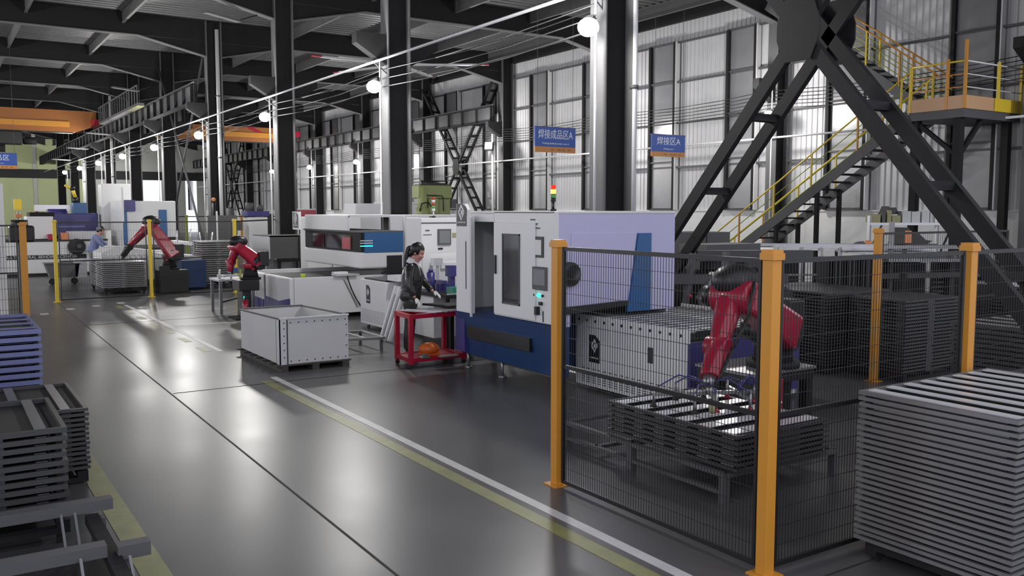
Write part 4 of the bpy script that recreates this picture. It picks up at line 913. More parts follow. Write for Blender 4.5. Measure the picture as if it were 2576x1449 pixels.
# pale green press behind the cabinets
assemble('hydraulic_press', 'pale green hydraulic press standing behind the white cabinets', 'machine', (13.9, 26.6, 0), [
    ('frame_top', 'green', (13.5, 14.75, 26.4, 27.3, 2.62, 3.05), .03), ('frame_back', 'green', (14.15, 14.75, 26.5, 27.3, .3, 2.62), .03), ('head', 'green', MB().cyl((13.68, 26.5, 1.9), (13.68, 26.5, 3.0), .17, n=16).cyl((13.68, 26.5, 1.9), (13.68, 26.5, 2.3), .22, n=16)),
    ('side_block', 'green', (13.85, 14.2, 26.35, 26.6, 2.1, 2.62), .02), ('motor', 'darker', MB().cyl((13.7, 26.7, 3.12), (14.6, 26.7, 3.12), .1).box(13.6, 14.7, 26.5, 26.9, 3.05, 3.09)),
    ('hose', 'cable', MB().tube([(13.5, 26.35, 2.2), (13.55, 26.3, 2.45), (13.8, 26.3, 2.5), (13.9, 26.3, 2.35)], .02).tube([(13.75, 26.32, 2.72), (14.3, 26.32, 2.72), (14.36, 26.32, 2.65), (14.38, 26.32, 2.2)], .018)),
    ('table', 'green', (13.4, 14.6, 26.3, 27.2, .2, 1.0)), ('base', 'dark', (13.3, 14.8, 26.2, 27.4, 0, .2)), ('bracket', 'flange', (14.75, 14.95, 26.45, 26.8, 2.3, 2.6))])
assemble('red_banner', 'bright red board with pale top edge between dark columns', 'board', (14, 38.5, 1.5), [('board', 'red', MB().bar((13.6, 38.8, 1.95), (14.5, 38.4, 1.95), .04, .6)), ('top_edge', 'paper', MB().bar((13.6, 38.8, 2.27), (14.5, 38.4, 2.27), .05, .05)), ('stand', 'dark', MB().box(13.8, 13.85, 38.65, 38.7, 0, 1.7).box(14.3, 14.35, 38.45, 38.5, 0, 1.7))])
assemble('grey_tank', 'grey sheet-metal hopper on dark legs left of the cutter bridge', 'hopper', (9.4, 26, 0), [
    ('hopper_side', 'galvl', MB().prism([(26.0, 1.45), (27.6, 1.45), (27.6, .95), (26.9, .80), (26.0, .80)], 'x', 8.35, 8.38)), ('hopper_front', 'flange', MB().box(8.38, 10.9, 26.0, 26.04, .80, 1.48)), ('panel_front', 'mid', (9.3, 10.8, 25.97, 26.0, .86, 1.46)), ('top', 'flange', (8.36, 10.9, 26.0, 27.6, 1.44, 1.48)),
    ('seam', 'darker', MB().box(9.24, 9.27, 25.96, 26.0, .8, 1.48)), ('frame', 'dark', MB().box(8.6, 10.9, 25.95, 26.05, .70, .80).box(8.62, 8.7, 26.0, 26.1, 0, .7).box(9.3, 9.38, 26.0, 26.1, 0, .7).box(10.0, 10.08, 26.0, 26.1, 0, .7).box(10.8, 10.88, 26.0, 26.1, 0, .7)), ('backing_boards', 'white2', (8.7, 10.7, 27.4, 27.5, .05, .7))])
assemble('electrical_cabinet', 'white electrical cabinet standing left of the cutter bridge', 'cabinet', (8.5, 23, 0), [('body', 'white', (8.3, 9.8, 22.6, 23.2, .6, 2.06), .02), ('door_seam', 'mid', MB().box(8.95, 8.97, 22.59, 22.6, .7, 2.0)), ('handle', 'mid', (8.65, 8.67, 22.57, 22.6, 1.5, 1.7)), ('legs', 'dark', MB().box(8.4, 8.5, 22.7, 23.1, 0, .6).box(9.6, 9.7, 22.7, 23.1, 0, .6))])
assemble('duct_hood', 'pale rooftop hood above the cutter bridge', 'hood', (10, 24, 2), [('hood_box', 'white2', (9.9, 11.6, 23.2, 24.0, 0, 2.42), .02)])
stack_light(9.55, 20.0, 2.13, 'thin unlit signal tower on the cutter roof', False, .9)
# striped white machine at left
assemble('press_brake', 'tall white machine with blue stripes behind the far red robot', 'machine', (6.4, 33, 0), [
    ('body', 'white', (5.55, 7.3, 33.0, 35.5, .9, 2.55), .03), ('upper_body', 'white', (5.3, 6.3, 35.6, 36.4, 1.5, 3.2), .03), ('blue_stripe', 'blue', (6.72, 6.98, 32.95, 33.0, .9, 2.25)), ('blue_stripe', 'blue', (5.55, 5.68, 32.95, 33.0, .6, 2.2)), ('blue_panel', 'bluev', (5.6, 5.95, 32.9, 33.0, 2.2, 2.58)),
    ('lower_body', 'mid', (5.5, 7.3, 33.2, 35.4, 0, .9)), ('arm_pole', 'pipe', (5.5, 5.56, 32.8, 32.9, 1.8, 3.0)), ('control_pod', 'darker', (7.0, 7.2, 32.7, 32.9, .7, 1.3))])
assemble('white_machine', 'long low white machine with a black lettered strip at far left', 'machine', (4, 34, 0), [
    ('body', 'white', (1.6, 5.2, 34.0, 35.5, .10, 1.18), .02), ('top_edge', 'darker', (1.6, 5.2, 33.95, 35.5, 1.18, 1.23)), ('plinth', 'darker', (1.6, 5.2, 34.05, 35.4, 0, .1)), ('lettered_strip', 'darker', (1.7, 4.5, 33.985, 34.0, .58, .72)),
    ('upper_block', 'white', (2.75, 3.55, 34.3, 35.4, 1.25, 2.02), .02), ('upper_vent', 'dark', (2.85, 3.6, 34.35, 35.4, 2.02, 2.16)), ('fan_disc', 'darker', MB().cyl((4.2, 33.9, .98), (4.2, 34.0, .98), .28, n=20)), ('fan_hub', 'flange', MB().cyl((4.28, 33.88, 1.0), (4.28, 33.9, 1.0), .08, n=10)),
    ('red_box', 'cartred', (3.35, 3.6, 34.0, 34.3, 1.23, 1.42)), ('orange_box', 'copper', (3.75, 3.95, 34.0, 34.3, 1.23, 1.46)), ('mesh_guard', 'flange', MB().box(3.95, 4.75, 33.8, 33.82, .82, .84).box(3.95, 3.97, 33.8, 33.82, .0, .84).box(4.73, 4.75, 33.8, 33.82, .0, .84)), ('carriage', 'white2', (4.0, 5.0, 34.2, 35.0, 1.23, 1.5))])
wm = [o for o in bpy.data.objects if o.name.startswith('white_machine')][0]
text_mesh('lettering', 'MULTILATERAL BENDING CENTER', .13, 'paper', wm, (3.1, 33.975, .65), face_to((0, -1, 0)), sx=1.1)
assemble('blue_press', 'violet-blue press body with pale streak behind the yellow post', 'machine', (4.3, 36, 0), [
    ('body', 'bluev', (3.6, 5.2, 35.9, 36.9, 1.3, 2.12), .03), ('highlight_rail', 'bluegal', (3.85, 4.75, 35.87, 35.9, 1.62, 1.66)), ('blue_top', 'blue', (4.4, 4.85, 36.0, 36.6, 2.12, 2.5)), ('roller_cover', 'bluev', MB().cyl((3.6, 36.3, 2.1), (4.2, 36.3, 2.1), .18, n=14)), ('upper_beam', 'galvl', (3.2, 4.7, 36.4, 36.8, 2.2, 2.42)), ('legs', 'dark', MB().box(3.6, 3.9, 36, 36.8, 0, 1.3).box(4.9, 5.2, 36, 36.8, 0, 1.3))])
def tiny_robot(lab, p, s, m):
    t = T('welding_robot', lab, 'robot', p); x, y, z = p
    MB().cyl((x, y, z), (x, y, z + .3 * s), .14 * s, n=10).build('base', 'darker', t)
    MB().cyl((x, y, z + .3 * s), (x - .12 * s, y, z + .75 * s), .10 * s, .08 * s, n=10).build('lower_arm', m, t)
    MB().cyl((x - .12 * s, y, z + .75 * s), (x - .5 * s, y, z + .95 * s), .08 * s, .06 * s, n=10).build('upper_arm', m, t); MB().ball((x - .12 * s, y, z + .78 * s), .14 * s).build('elbow', 'darker' if m != 'orange' else m, t)
tiny_robot('yellow robot arm above the violet-blue press at far left', (4.65, 37.4, 2.5), .7, 'yellow'); B(4.5, 4.8, 37.25, 37.55, 0, 2.5)
assemble('robot_column', 'blue column carrying the yellow robot arm', 'column', (4.65, 37.4, 0), [('column', 'blue', (4.5, 4.8, 37.25, 37.55, 0, 2.5))])
tiny_robot('small red and black robot arm above the low white machine', (3.72, 36.9, 1.25), .95, 'red'); assemble('robot_stand', 'dark stand under the small red and black robot arm', 'stand', (3.72, 36.9, 0), [('stand', 'dark', (3.55, 3.9, 36.95, 37.1, 0, 1.25))])
assemble('gilt_fixture', 'tall thin gilt fixture glinting at far left', 'fixture', (2.83, 38.7, 0), [('pole', 'galvl', cy((2.83, 38.7, 0), (2.83, 38.7, 2.2), .05)), ('lamp_cluster', 'yellow', MB().box(2.7, 2.95, 38.6, 38.8, 2.25, 2.65)), ('collar', 'copper', MB().box(2.72, 2.94, 38.6, 38.8, 1.95, 2.08))])
assemble('dark_gearbox', 'dark lumpy gearbox behind the ochre fence post', 'gearbox', (2.05, 27.3, 0), [('housing', 'darker', (1.75, 2.35, 27.1, 27.6, 1.38, 1.82), .05), ('drum', 'darker', cy((1.8, 27.2, 1.85), (2.2, 27.2, 1.85), .13)), ('stand', 'flange', (1.95, 2.15, 27.2, 27.5, 0, 1.38))])
assemble('white_locker', 'tall white cabinet with black dot clusters cut by the left edge', 'cabinet', (.6, 21, 0), [
    ('body', 'white', (-1.2, 1.28, 21.0, 22.0, .02, 2.78), .02), ('seam', 'flange', (.86, .88, 20.99, 21.0, .3, 2.4)), ('dark_door', 'darker', (-.5, .62, 20.985, 21.0, .05, .72)),
    ('dots', 'darker', MB().box(.70, .74, 20.98, 21, 2.25, 2.3).box(.78, .82, 20.98, 21, 2.25, 2.3).box(.70, .74, 20.98, 21, 2.33, 2.38).box(.78, .82, 20.98, 21, 2.33, 2.38).box(.70, .74, 20.98, 21, 2.41, 2.46).box(.78, .82, 20.98, 21, 2.41, 2.46)),
    ('dots', 'darker', MB().box(.80, .98, 20.98, 21, 1.12, 1.18).box(.80, .98, 20.98, 21, 1.22, 1.28)), ('dots', 'darker', MB().box(.84, 1.0, 20.98, 21, .44, .5).box(.84, 1.0, 20.98, 21, .54, .6))])
assemble('parts_bin', 'grey wheeled scrap bin behind the yellow post', 'bin', (3.2, 30, 0), [('tub', 'flange', MB().prism([(2.82, .62), (3.75, .62), (3.68, .22), (2.95, .22)], 'y', 29.8, 30.4)), ('rim', 'mid', (2.8, 3.77, 29.78, 30.42, .62, .65)), ('castors', 'rubber', MB().cyl((3.0, 29.85, .1), (3.0, 29.95, .1), .1).cyl((3.6, 29.85, .1), (3.6, 29.95, .1), .1)), ('bag', 'white2', (3.62, 3.95, 29.8, 30.2, .2, .75))])
assemble('feed_table', 'pale machine bed under the striped white machine', 'table', (4.8, 28, 0), [
    ('bed', 'white', MB().prism([(4.1, 1.0), (4.5, 1.18), (6.2, .95), (6.2, .2), (4.1, .2)], 'y', 28.0, 29.6)), ('top', 'dark', (5.0, 6.3, 29.6, 30.8, 1.0, 1.06)), ('side', 'white2', (5.0, 6.2, 29.6, 30.8, .2, 1.0)), ('roller_row', 'flange', MB().box(5.0, 6.2, 29.6, 29.7, 1.06, 1.16))])
assemble('navy_unit', 'navy-blue machine base behind the black plinth', 'machine', (6.1, 26, 0), [('body', 'navy', (5.85, 6.5, 25.9, 27.6, .05, .84), .02), ('top_tray', 'galvl', MB().prism([(5.4, .90), (6.5, .84), (6.5, .92), (5.4, 1.02)], 'y', 26.3, 27.7)), ('foot', 'dark', (5.9, 6.45, 26.0, 27.5, 0, .05))])
assemble('welding_bench', 'white-topped bench bristling with clamps left of the tall stack', 'bench', (6.6, 29, 0), [('top', 'galvl', MB().bar((6.4, 29.5, 1.25), (7.5, 28.6, 1.1), .5, .08)), ('clamps', 'galvl', MB().cyl((6.5, 29.3, 1.2), (6.5, 29.3, 1.6), .025, n=6).cyl((6.8, 29.0, 1.2), (6.85, 29.0, 1.65), .025, n=6).cyl((7.1, 28.8, 1.2), (7.05, 28.8, 1.55), .025, n=6).cyl((7.35, 28.6, 1.1), (7.4, 28.6, 1.55), .025, n=6)), ('legs', 'mid', MB().bar((6.55, 29.3, 0), (6.6, 29.2, 1.2), .12).bar((7.2, 28.8, 0), (7.1, 28.8, 1.1), .12))])
assemble('dark_sheet_rack', 'dark tall panel right of the striped white machine', 'panel', (7.9, 31, 0), [('panel', 'mid', (8.1, 9.1, 31.8, 31.9, .6, 2.05)), ('post', 'pipe', (8.35, 8.4, 31.7, 31.75, 0, 2.2))])
assemble('tool_column', 'white cabinet with violet top among the far robots', 'cabinet', (9.5, 33, 0), [('body', 'white', (9.65, 10.35, 32.3, 33.0, .3, 1.98), .02), ('violet_top', 'bluev', (9.6, 10.4, 32.25, 33.0, 2.02, 2.2)), ('dark_side', 'darker', (10.35, 10.6, 32.4, 33.0, 0, 2.1)), ('machinery', 'mid', MB().cyl((9.2, 33, 0), (9.2, 33, 2.3), .15, n=8).cyl((9.8, 32.7, 2.2), (9.8, 32.7, 2.5), .15, n=8).cyl((10.2, 32.7, 2.2), (10.2, 32.7, 2.42), .12, n=8).box(8.9, 9.5, 32.6, 33, 1.5, 1.8))])
assemble('orange_gauge', 'small orange gauge on a dark column beyond the robots', 'gauge', (8.9, 33.5, 2), [('dial', 'copper', MB().ball((8.85, 33.9, 2.62), .08)), ('stem', 'darker', cy((8.85, 33.9, 0), (8.85, 33.9, 2.5), .06))])
assemble('far_cabinets', 'row of white wall cabinets right of the dark column, under the windows', 'cabinet', (16, 34, 0), [('body', 'white2', (15.4, 18.4, 33.6, 34.2, 0, 2.5), .02), ('body_top', 'white', (15.4, 18.4, 33.55, 34.2, 2.5, 2.56))])
assemble('far_white_cabinet', 'far bright white cabinet above the blue-striped machine', 'cabinet', (8.7, 52.5, 0), [('body', 'white', (8.0, 9.5, 52.2, 53, 0, 3.5), .02), ('seam', 'flange', (8.7, 8.72, 52.18, 52.2, .2, 3.4))])
# right-hand background
assemble('grey_cabinet', 'dark grey steel cabinet behind the foot of the crossed brace', 'cabinet', (11.4, 11.6, 0), [('body', 'flange', (11.2, 12.2, 11.5, 12.3, .05, 1.84), .01), ('door_seam', 'dark', MB().box(11.6, 11.61, 11.49, 11.5, .2, 1.8)), ('plinth', 'dark', (11.25, 12.15, 11.55, 12.25, 0, .05))])
assemble('welding_table', 'cluttered grey welding machine behind the nearest robot', 'machine', (9.8, 9.6, 0), [
    ('cross_beam', 'flange', MB().bar((9.15, 9.75, 1.22), (10.6, 8.85, 1.22), .1, .14)), ('upper_beam', 'mid', MB().bar((9.7, 9.8, 1.55), (11.2, 8.9, 1.55), .15, .16)), ('clamp_column', 'flange', MB().bar((9.3, 9.65, .7), (9.42, 9.6, 1.6), .08).bar((9.75, 9.35, .75), (9.85, 9.35, 1.62), .08)), ('arm', 'steel', MB().bar((9.4, 9.45, .92), (9.7, 9.45, 1.3), .09).bar((9.5, 9.4, .6), (9.4, 9.4, .95), .07)),
    ('body', 'dark', (9.9, 11.1, 9.85, 10.6, .0, 1.32), .01), ('motor', 'darker', (9.9, 10.3, 9.7, 9.95, 1.32, 1.62), .02), ('knob', 'darker', MB().cyl((10.1, 9.35, 1.42), (10.1, 9.2, 1.42), .05).cyl((10.55, 9.1, 1.42), (10.55, 8.95, 1.42), .05)), ('upper_cabinet', 'flange', (10.0, 11.2, 9.9, 10.5, 1.3, 1.7)), ('vents', 'darker', MB().box(9.1, 9.14, 9.9, 10.5, .3, .9)), ('red_knob', 'red', MB().ball((9.28, 9.5, .98), .03))])
assemble('white_top_table', 'thin white-topped table at the foot of the stair', 'table', (13, 12, 0), [('top', 'white', MB().bar((12.5, 12.1, 1.5), (14.4, 11.0, 1.5), .8, .03)), ('legs', 'mid', MB().box(12.7, 12.75, 11.9, 11.95, 0, 1.48).box(14.1, 14.15, 11.0, 11.05, 0, 1.48)), ('rear_body', 'dark', (13.0, 14.4, 11.6, 12.3, 0, 1.3))])
assemble('white_rack', 'white tubular rack standing behind the robot', 'rack', (12.2, 10, 0), [
    ('top_rail', 'galvl', MB().bar((11.85, 10.2, 1.63), (13.6, 9.05, 1.63), .06, .07).bar((12.1, 10.8, 1.63), (13.9, 9.6, 1.63), .05, .05)), ('uprights', 'galvl', MB().box(11.86, 11.92, 10.13, 10.19, 0, 1.62).box(12.2, 12.25, 9.9, 9.95, .85, 1.62).box(12.48, 12.54, 9.73, 9.79, 0, 1.62).box(12.75, 12.8, 9.55, 9.6, .85, 1.62)),
    ('lower_rail', 'galvl', MB().bar((11.9, 10.15, .92), (12.5, 9.77, .92), .04, .05).bar((11.9, 10.15, 1.15), (12.5, 9.77, 1.15), .03, .03)), ('bright_part', 'white', (12.35, 12.5, 9.95, 10.05, .85, 1.0)), ('shelf_sheets', 'galvl', MB().bar((12.9, 9.75, 1.58), (14.1, 8.95, 1.58), .6, .04).bar((13.0, 9.7, 1.53), (14.2, 8.9, 1.53), .6, .03))])
assemble('wrapped_part', 'grey and orange wrapped part on the white rack', 'part', (13.2, 9.5, 1.6), [('wrap', 'flange', MB().ball((13.25, 9.5, 1.64), .14, sc=(1.5, .9, .5))), ('orange_end', 'copper', MB().ball((13.3, 9.42, 1.67), .08, sc=(1.3, .8, .7)))])
t = T('rod_bundle', 'dark close-ribbed stack of upright sheets behind the fence', 'sheets', (12, 8.9, 0))
for i in range(24): MB().bar((11.73 + .03 * i, 9.09 - .0196 * i, .10), (11.73 + .03 * i, 9.09 - .0196 * i, 1.50), .014, .5, up=(.55, .84, 0)).build('upright_sheet', 'mid' if i % 2 else 'dark', t)
B(11.7, 12.5, 8.3, 9.1, .0, .10).build('base', 'dark', t)
assemble('press_bench', 'grey bench with dark drawers behind the fence post between the stacks', 'bench', (13, 8.3, 0), [
    ('top', 'galv', MB().bar((12.5, 8.65, 1.47), (13.7, 7.85, 1.47), .8, .05).bar((12.5, 8.65, 1.66), (13.7, 7.85, 1.66), .3, .05)), ('drawer', 'dark', (12.7, 13.3, 8.35, 8.9, .9, 1.4)), ('drawer', 'dark', (13.5, 14.0, 7.9, 8.4, .9, 1.42)), ('drawer', 'dark', (14.1, 14.5, 7.6, 8.1, .9, 1.42)), ('mid_shelf', 'flange', MB().bar((12.5, 8.6, 1.2), (14.2, 7.5, 1.25), .1, .08)),
    ('posts', 'galv', MB().box(12.6, 12.66, 8.5, 8.56, 0, 2.05).box(13.45, 13.51, 7.98, 8.04, 0, 1.6)), ('louvres', 'flange', MB().box(13.25, 13.4, 8.1, 8.2, .95, .97).box(13.25, 13.4, 8.1, 8.2, 1.02, 1.04).box(13.25, 13.4, 8.1, 8.2, 1.09, 1.11).box(13.25, 13.4, 8.1, 8.2, 1.16, 1.18).box(13.25, 13.4, 8.1, 8.2, 1.23, 1.25))])
assemble('dark_offcuts', 'jagged dark offcuts heaped behind the fence post', 'offcuts', (13.7, 9, 1.7), [('heap', 'darker', MB().prism([(13.3, 1.68), (13.42, 1.95), (13.5, 1.82), (13.7, 1.85), (13.9, 1.74), (14.1, 1.72), (13.9, 1.66)], 'y', 8.75, 9.05)), ('support', 'flange', (13.3, 14.2, 8.72, 9.1, 1.6, 1.67)), ('legs', 'flange', MB().box(13.32, 13.38, 8.75, 8.8, 0, 1.6).box(14.1, 14.16, 9.0, 9.06, 0, 1.6)), ('orange_tab', 'copper', (13.3, 13.42, 8.7, 8.74, 1.7, 1.9))])
# shelf near the wall with boxes
t = T('wall_shelf', 'pale steel shelf carrying boxes below the stair landing', 'shelf', (20, 13.2, 0))
def SH(f, z, off=0): return (19.27 + (20.99 - 19.27) * f + off * .54, 13.72 + (12.6 - 13.72) * f + off * .84, z)
MB().bar(SH(0, 1.90), SH(1, 1.90), .5, .06).build('upper_shelf', 'galvl', t); MB().bar(SH(0, 1.15), SH(1, 1.15), .5, .06).build('lower_shelf', 'galvl', t); MB().bar(SH(0, .7), SH(1, .7), .5, .05).build('lower_shelf', 'galvl', t)
for f in (0, .8, 1.0): MB().bar(SH(f, 0, -.2), SH(f, 2.15 if f else 2.1, -.2), .07).build('upright', 'galvl', t)
MB().bar(SH(0, 1.2, -.2), SH(.15, 1.88, -.2), .04).build('brace', 'mid', t); MB().bar(SH(.98, 1.85, -.2), SH(.85, 1.2, -.2), .04).build('brace', 'mid', t)
bx = [(.02, .14, 1.93, .20, 'card', 'olive box at the left end of the wall shelf'), (.16, .2, 1.93, .22, 'mid', 'narrow dark box on the wall shelf'), (.22, .27, 1.93, .30, 'card', 'upright yellowish carton on the wall shelf'), (.28, .38, 1.93, .17, 'card', 'low olive carton on the wall shelf'),
      (.40, .50, 1.93, .28, 'crate', 'first pale carton right of the yellowish ones on the wall shelf'), (.51, .61, 1.93, .27, 'crate', 'second pale carton on the wall shelf'), (.63, .72, 1.93, .28, 'crate', 'third pale carton on the wall shelf'), (.73, .84, 1.93, .26, 'crate', 'rightmost pale carton on the wall shelf')]
for a, b_, z, h, m, lb in bx:
    o = MB().bar(SH(a, z + h / 2), SH(b_, z + h / 2), .3, h).build('cardboard_box', m); tag(base(o, SH(a, z)), lb, 'box', 'cartons on the wall shelf')
    MB().bar(SH(a + .003, z + h + .002), SH(b_ - .003, z + h + .002), .05, .004).build('tape', 'flange', o)
o = MB().prism([(-.25, 2.12), (-.12, 2.33), (0, 2.22), (.18, 2.30), (.3, 2.14)], 'y', 0, .2).build('dark_cloth', 'mid'); o.location = SH(.3, 0); tag(o, 'crumpled dark cloth on top of the wall-shelf cartons', 'cloth')
# ------------------------------------------------------------------ people
import bmesh
def skin_mesh(verts, edges, root=0, sub=1):
    """verts: (x,y,z,r)"""
    me = bpy.data.meshes.new('s'); me.from_pydata([v[:3] for v in verts], edges, [])
    o = bpy.data.objects.new('s', me); COL.objects.link(o)
    m = o.modifiers.new('k', 'SKIN'); m.use_smooth_shade = True
    if not me.skin_vertices: me.skin_vertices.new()
    for i, v in enumerate(verts):
        r = v[3]; me.skin_vertices[0].data[i].radius = r if isinstance(r, tuple) else (r, r)
    me.skin_vertices[0].data[root].use_root = True
    s = o.modifiers.new('d', 'SUBSURF'); s.levels = sub; s.render_levels = sub
    bpy.context.view_layer.update()
    out = bpy.data.meshes.new_from_object(o.evaluated_get(bpy.context.evaluated_depsgraph_get()))
    bpy.data.objects.remove(o)
    return out
def mesh_to_mb(me, mb):
    k = len(mb.v); mb.v += [tuple(v.co) for v in me.vertices]
    for p in me.polygons: mb.f.append([k + i for i in p.vertices]); mb.sm.append(True)
def chain(pts): return pts, [(i, i + 1) for i in range(len(pts) - 1)]
def limb_mesh(mb, pts, sub=2):
    v, e = chain(pts); mesh_to_mb(skin_mesh(v, e, 0, sub), mb)
def hand(mb, w_, d, palm, spread=.5, s=1.0, curl=.6):
    """palm block + four fingers + thumb; d = pointing direction, palm = palm-facing direction"""
    w_ = Vector(w_); d = Vector(d).normalized(); pn = Vector(palm).normalized(); sd = d.cross(pn).normalized()
    c = w_ + d * .045 * s
    v = [(*w_, .021 * s), (*(w_ + d * .03 * s), (.030 * s)), (*(w_ + d * .075 * s), (.033 * s))]; limb_mesh(mb, v, 1)
    for i, (o, L) in enumerate(((-.028, .062), (-.010, .072), (.009, .068), (.026, .052))):
        b = w_ + d * .075 * s + sd * o * s; m_ = b + (d * .8 + pn * curl * .5).normalized() * L * .5 * s; e = m_ + (d * .6 + pn * curl).normalized() * L * .5 * s
        limb_mesh(mb, [(*(b - d * .02), .010 * s), (*b, .0105 * s), (*m_, .009 * s), (*e, .0075 * s)], 1)
    b = w_ + d * .025 * s - sd * .026 * s; m_ = b + (d * .7 - sd * .6 + pn * .3).normalized() * .035 * s; e = m_ + (d + pn * .5).normalized() * .03 * s
    limb_mesh(mb, [(*b, .013 * s), (*m_, .011 * s), (*e, .009 * s)], 1)
def finish(mb, name, m, par, vox=None):
    o = mb.build(name, m, par)
    if vox:
        r = o.modifiers.new('r', 'REMESH'); r.mode = 'VOXEL'; r.voxel_size = vox; r.use_smooth_shade = True
        bpy.context.view_layer.update()
        me = bpy.data.meshes.new_from_object(o.evaluated_get(bpy.context.evaluated_depsgraph_get()))
        me.materials.clear(); me.materials.append(M[m] if isinstance(m, str) else m)
        old = o.data; o.modifiers.clear(); o.data = me
        for p in me.polygons: p.use_smooth = True
    return o
def head(mb, c, s=1.0, pitch=0.3):
    """face looks along +x, tipped down by pitch"""
    hb = MB()
    hb.ball((0, 0, .03), .098, n=20, m=14, sc=(.98, .80, 1.05)); hb.ball((.035, 0, -.045), .068, n=16, m=10, sc=(.92, .80, 1.05)); hb.ball((.058, 0, -.095), .028, n=12, m=8)
    hb.prism([(.085, .035), (.112, -.022), (.108, -.032), (.085, -.034)], 'y', -.012, .012); hb.ball((.105, 0, -.026), .013, n=8, m=6)
    for s_ in (-1, 1):
        hb.ball((.078, s_ * .045, -.02), .024, n=10, m=8); hb.ball((-.005, s_ * .080, -.01), .022, n=10, m=8, sc=(.7, .35, 1.1)); hb.ball((.082, s_ * .030, .035), .018, n=8, m=6, sc=(.6, 1.1, .4))
    hb.ball((.092, 0, -.062), .017, n=10, m=6, sc=(.7, 1.3, .5))
    hb.cyl((-.02, 0, -.16), (0, 0, -.04), .050, .052, n=14)
    rot = Matrix.Rotation(pitch, 4, 'Y'); k = len(mb.v)
    mb.v += [tuple(Vector(c) + (rot @ Vector(v)) * s) for v in hb.v]; mb.f += [[i + k for i in f] for f in hb.f]; mb.sm += hb.sm
    return rot
def person(lab, loc, rz, mats, arms, lean=0.0, tilt=.35, ponytail=True, s=1.0, hands=True, boots='rubber'):
    t = T('person', lab, 'person', (0, 0, 0)); top, trou, hnd = mats
    L = lean
    hipz = .90; ch = (L * .6, 0, 1.28); nk = (L * .95 + .01, 0, 1.42); hd = Vector((L * 1.1 + .045, 0, 1.555))
    body = MB()
    legs = []
    for sd, fx in ((-1, .03), (1, -.05)):
        legs.append([(0, sd * .085, hipz, .085), (fx * .6 + .01, sd * .095, .68, .072), (fx, sd * .095, .48, .052), (fx - .02, sd * .095, .30, .052), (fx - .03, sd * .095, .10, .033), (fx - .02, sd * .095, .05, .035), (fx + .08, sd * .10, .03, .028)])
        limb_mesh(body, legs[-1])
    limb_mesh(body, [(0, 0, hipz - .02, (.14, .10)), (.01 + L * .3, 0, 1.08, (.115, .085)), (*ch, (.145, .10)), (L * .85, 0, 1.38, (.10, .07)), (*nk, .05), (*(hd + Vector((-.02, 0, -.06))), .05)])
    armp = []
    for sd, (el, wr, hd_dir, palm) in zip((-1, 1), arms):
        sh = (L * .8, sd * .155, 1.355)
        armp.append([(L * .8, sd * .10, 1.36, .05), (*sh, .052), (*el, .040), (*[(a + b) / 2 for a, b in zip(el, wr)], .034), (*wr, .024)])
        limb_mesh(body, armp[-1])
        if hands and hnd is None: hand(body, wr, hd_dir, palm)
    rot = head(body, hd, 1.0, tilt)
    b = finish(body, 'body', 'skin', t, .009)
    # clothes
    j = MB()
    limb_mesh(j, [(0, 0, hipz - .08, (.165, .135)), (.0, 0, hipz + .02, (.175, .14)), (.01 + L * .3, 0, 1.08, (.165, .135)), (*ch, (.175, .135)), (L * .85, 0, 1.385, (.12, .09)), (nk[0] - .01, 0, 1.43, (.075, .07))])
    for ap in armp:
        p = [list(q) for q in ap]; limb_mesh(j, [(p[0][0], p[0][1], p[0][2], .075), (p[1][0], p[1][1], p[1][2], .078), (p[2][0], p[2][1], p[2][2], .062), (p[3][0], p[3][1], p[3][2], .054), (*[a * .2 + b_ * .8 for a, b_ in zip(p[3][:3], p[4][:3])], .042)])
    for i in range(4): 
        z = 1.0 + i * .1
    finish(j, 'jacket', top, t, .012)
    tr = MB()
    for lg in legs: limb_mesh(tr, [(q[0], q[1], q[2], q[3] + .018 if i < 5 else .045) for i, q in enumerate(lg[:5])])
    limb_mesh(tr, [(0, -.06, hipz - .02, .12), (0, .06, hipz - .02, .12)]); finish(tr, 'trousers', trou, t, .014)
    for lg in legs:
        sh_ = MB(); limb_mesh(sh_, [(lg[5][0] - .05, lg[5][1], .045, .042), (lg[5][0] + .04, lg[5][1], .045, .045), (lg[5][0] + .13, lg[5][1], .035, .036)]); sh_.build('shoe', boots, t)
    if hnd is not None:
        for ap, (el, wr, hd_dir, palm) in zip(armp, arms):
            g = MB(); hand(g, wr, hd_dir, palm, s=1.08); finish(g, 'glove', hnd, t, .006)
    h = MB(); tmp = MB()
    tmp.ball((-.018, 0, .045), .108, n=20, m=12, sc=(1.0, .86, 1.02)); tmp.ball((-.07, 0, -.02), .06, n=12, m=8, sc=(.8, 1.1, 1.3))
    k = 0; h.v = [tuple(hd + (rot @ Vector(v))) for v in tmp.v]; h.f = tmp.f; h.sm = tmp.sm
    # keep the face clear: drop hair that would cover it
    keep = []
    inv = rot.inverted()
    for f, sm in zip(h.f, h.sm):
        c = inv @ (sum((Vector(h.v[i]) for i in f), Vector()) / len(f) - hd)
        if c.x > .052 and c.z < .085: continue
        keep.append(f)
    h.f = keep; h.sm = [True] * len(keep)
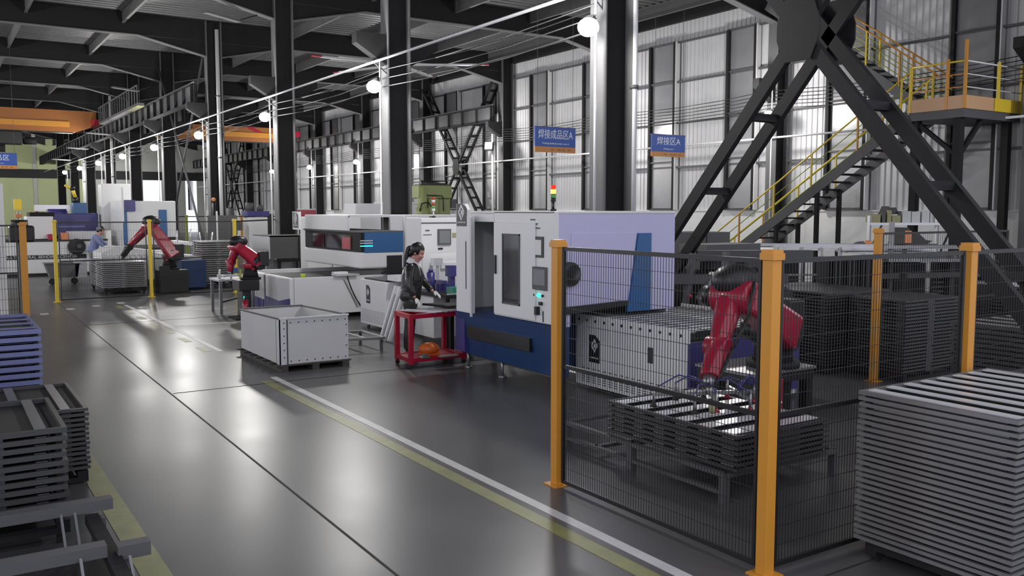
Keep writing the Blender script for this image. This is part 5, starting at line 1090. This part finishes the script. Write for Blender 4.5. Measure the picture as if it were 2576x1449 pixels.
    if ponytail:
        limb_mesh(h, [(*(hd + Vector((-.07, 0, .09))), .034), (*(hd + Vector((-.125, 0, .07))), .04), (*(hd + Vector((-.155, 0, -.03))), .046), (*(hd + Vector((-.165, -.01, -.17))), .042), (*(hd + Vector((-.17, -.01, -.30))), .034), (*(hd + Vector((-.16, -.01, -.40))), .016)])
    h.build('hair', 'hair', t)
    fc = MB()
    for s_ in (-1, 1): 
        c = hd + (rot @ Vector((.089, s_ * .030, .018))); fc.ball(tuple(c), .0105, n=8, m=6, sc=(.6, 1.2, .7))
    fc.build('eyes', 'hair', t)
    mth = MB(); mth.ball(tuple(hd + (rot @ Vector((.102, 0, -.063)))), .010, n=8, m=6, sc=(.5, 1.9, .5)); mth.build('mouth', 'lips', t)
    t.location = loc; t.rotation_euler = (0, 0, rz); t.scale = (s, s, s)
    return t
wk = person('woman in a dark jacket with white collar and ponytail, handling strips on the red trolley', (5.99, 12.03, 0), R(-42), ('jacket', 'trousers', 'glove'),
       [((.05, -.25, 1.10), (.14, -.24, .915), (.6, .0, -.75), (-.6, .0, -.6)), ((.12, .24, 1.13), (.32, .12, .98), (.9, -.2, -.45), (-.3, 0, -.9))], lean=.06, tilt=.42, s=1.03)
cl = MB()
cl.cyl((.02, 0, 1.405), (.045, 0, 1.475), .082, .062, n=20, caps=False)
cl.prism([(.075, 1.44), (.145, 1.40), (.175, 1.25), (.165, 1.15), (.12, 1.25)], 'y', -.055, .055)
o = cl.build('collar', 'shirt'); o.parent = wk
pk = B(-.06, .04, -.165, -.155, .93, .99).build('pocket_badge', 'mid'); pk.parent = wk
w2 = person('worker in pale blue overalls bending over the far machine bed', (4.45, 32.3, 0), R(-20), ('overall', 'greyc', None),
       [((.28, -.2, 1.14), (.45, -.12, 1.02), (.8, 0, -.5), (-.3, 0, -.9)), ((.3, .2, 1.15), (.48, .12, 1.05), (.8, 0, -.5), (-.3, 0, -.9))], lean=.22, tilt=.5, ponytail=False, s=1.0)
cap = MB().ball((.27, 0, 1.62), .112, n=14, m=8, sc=(1.05, .9, .8)).box(.3, .46, -.06, .06, 1.60, 1.615).build('cap', 'greyc'); cap.parent = w2
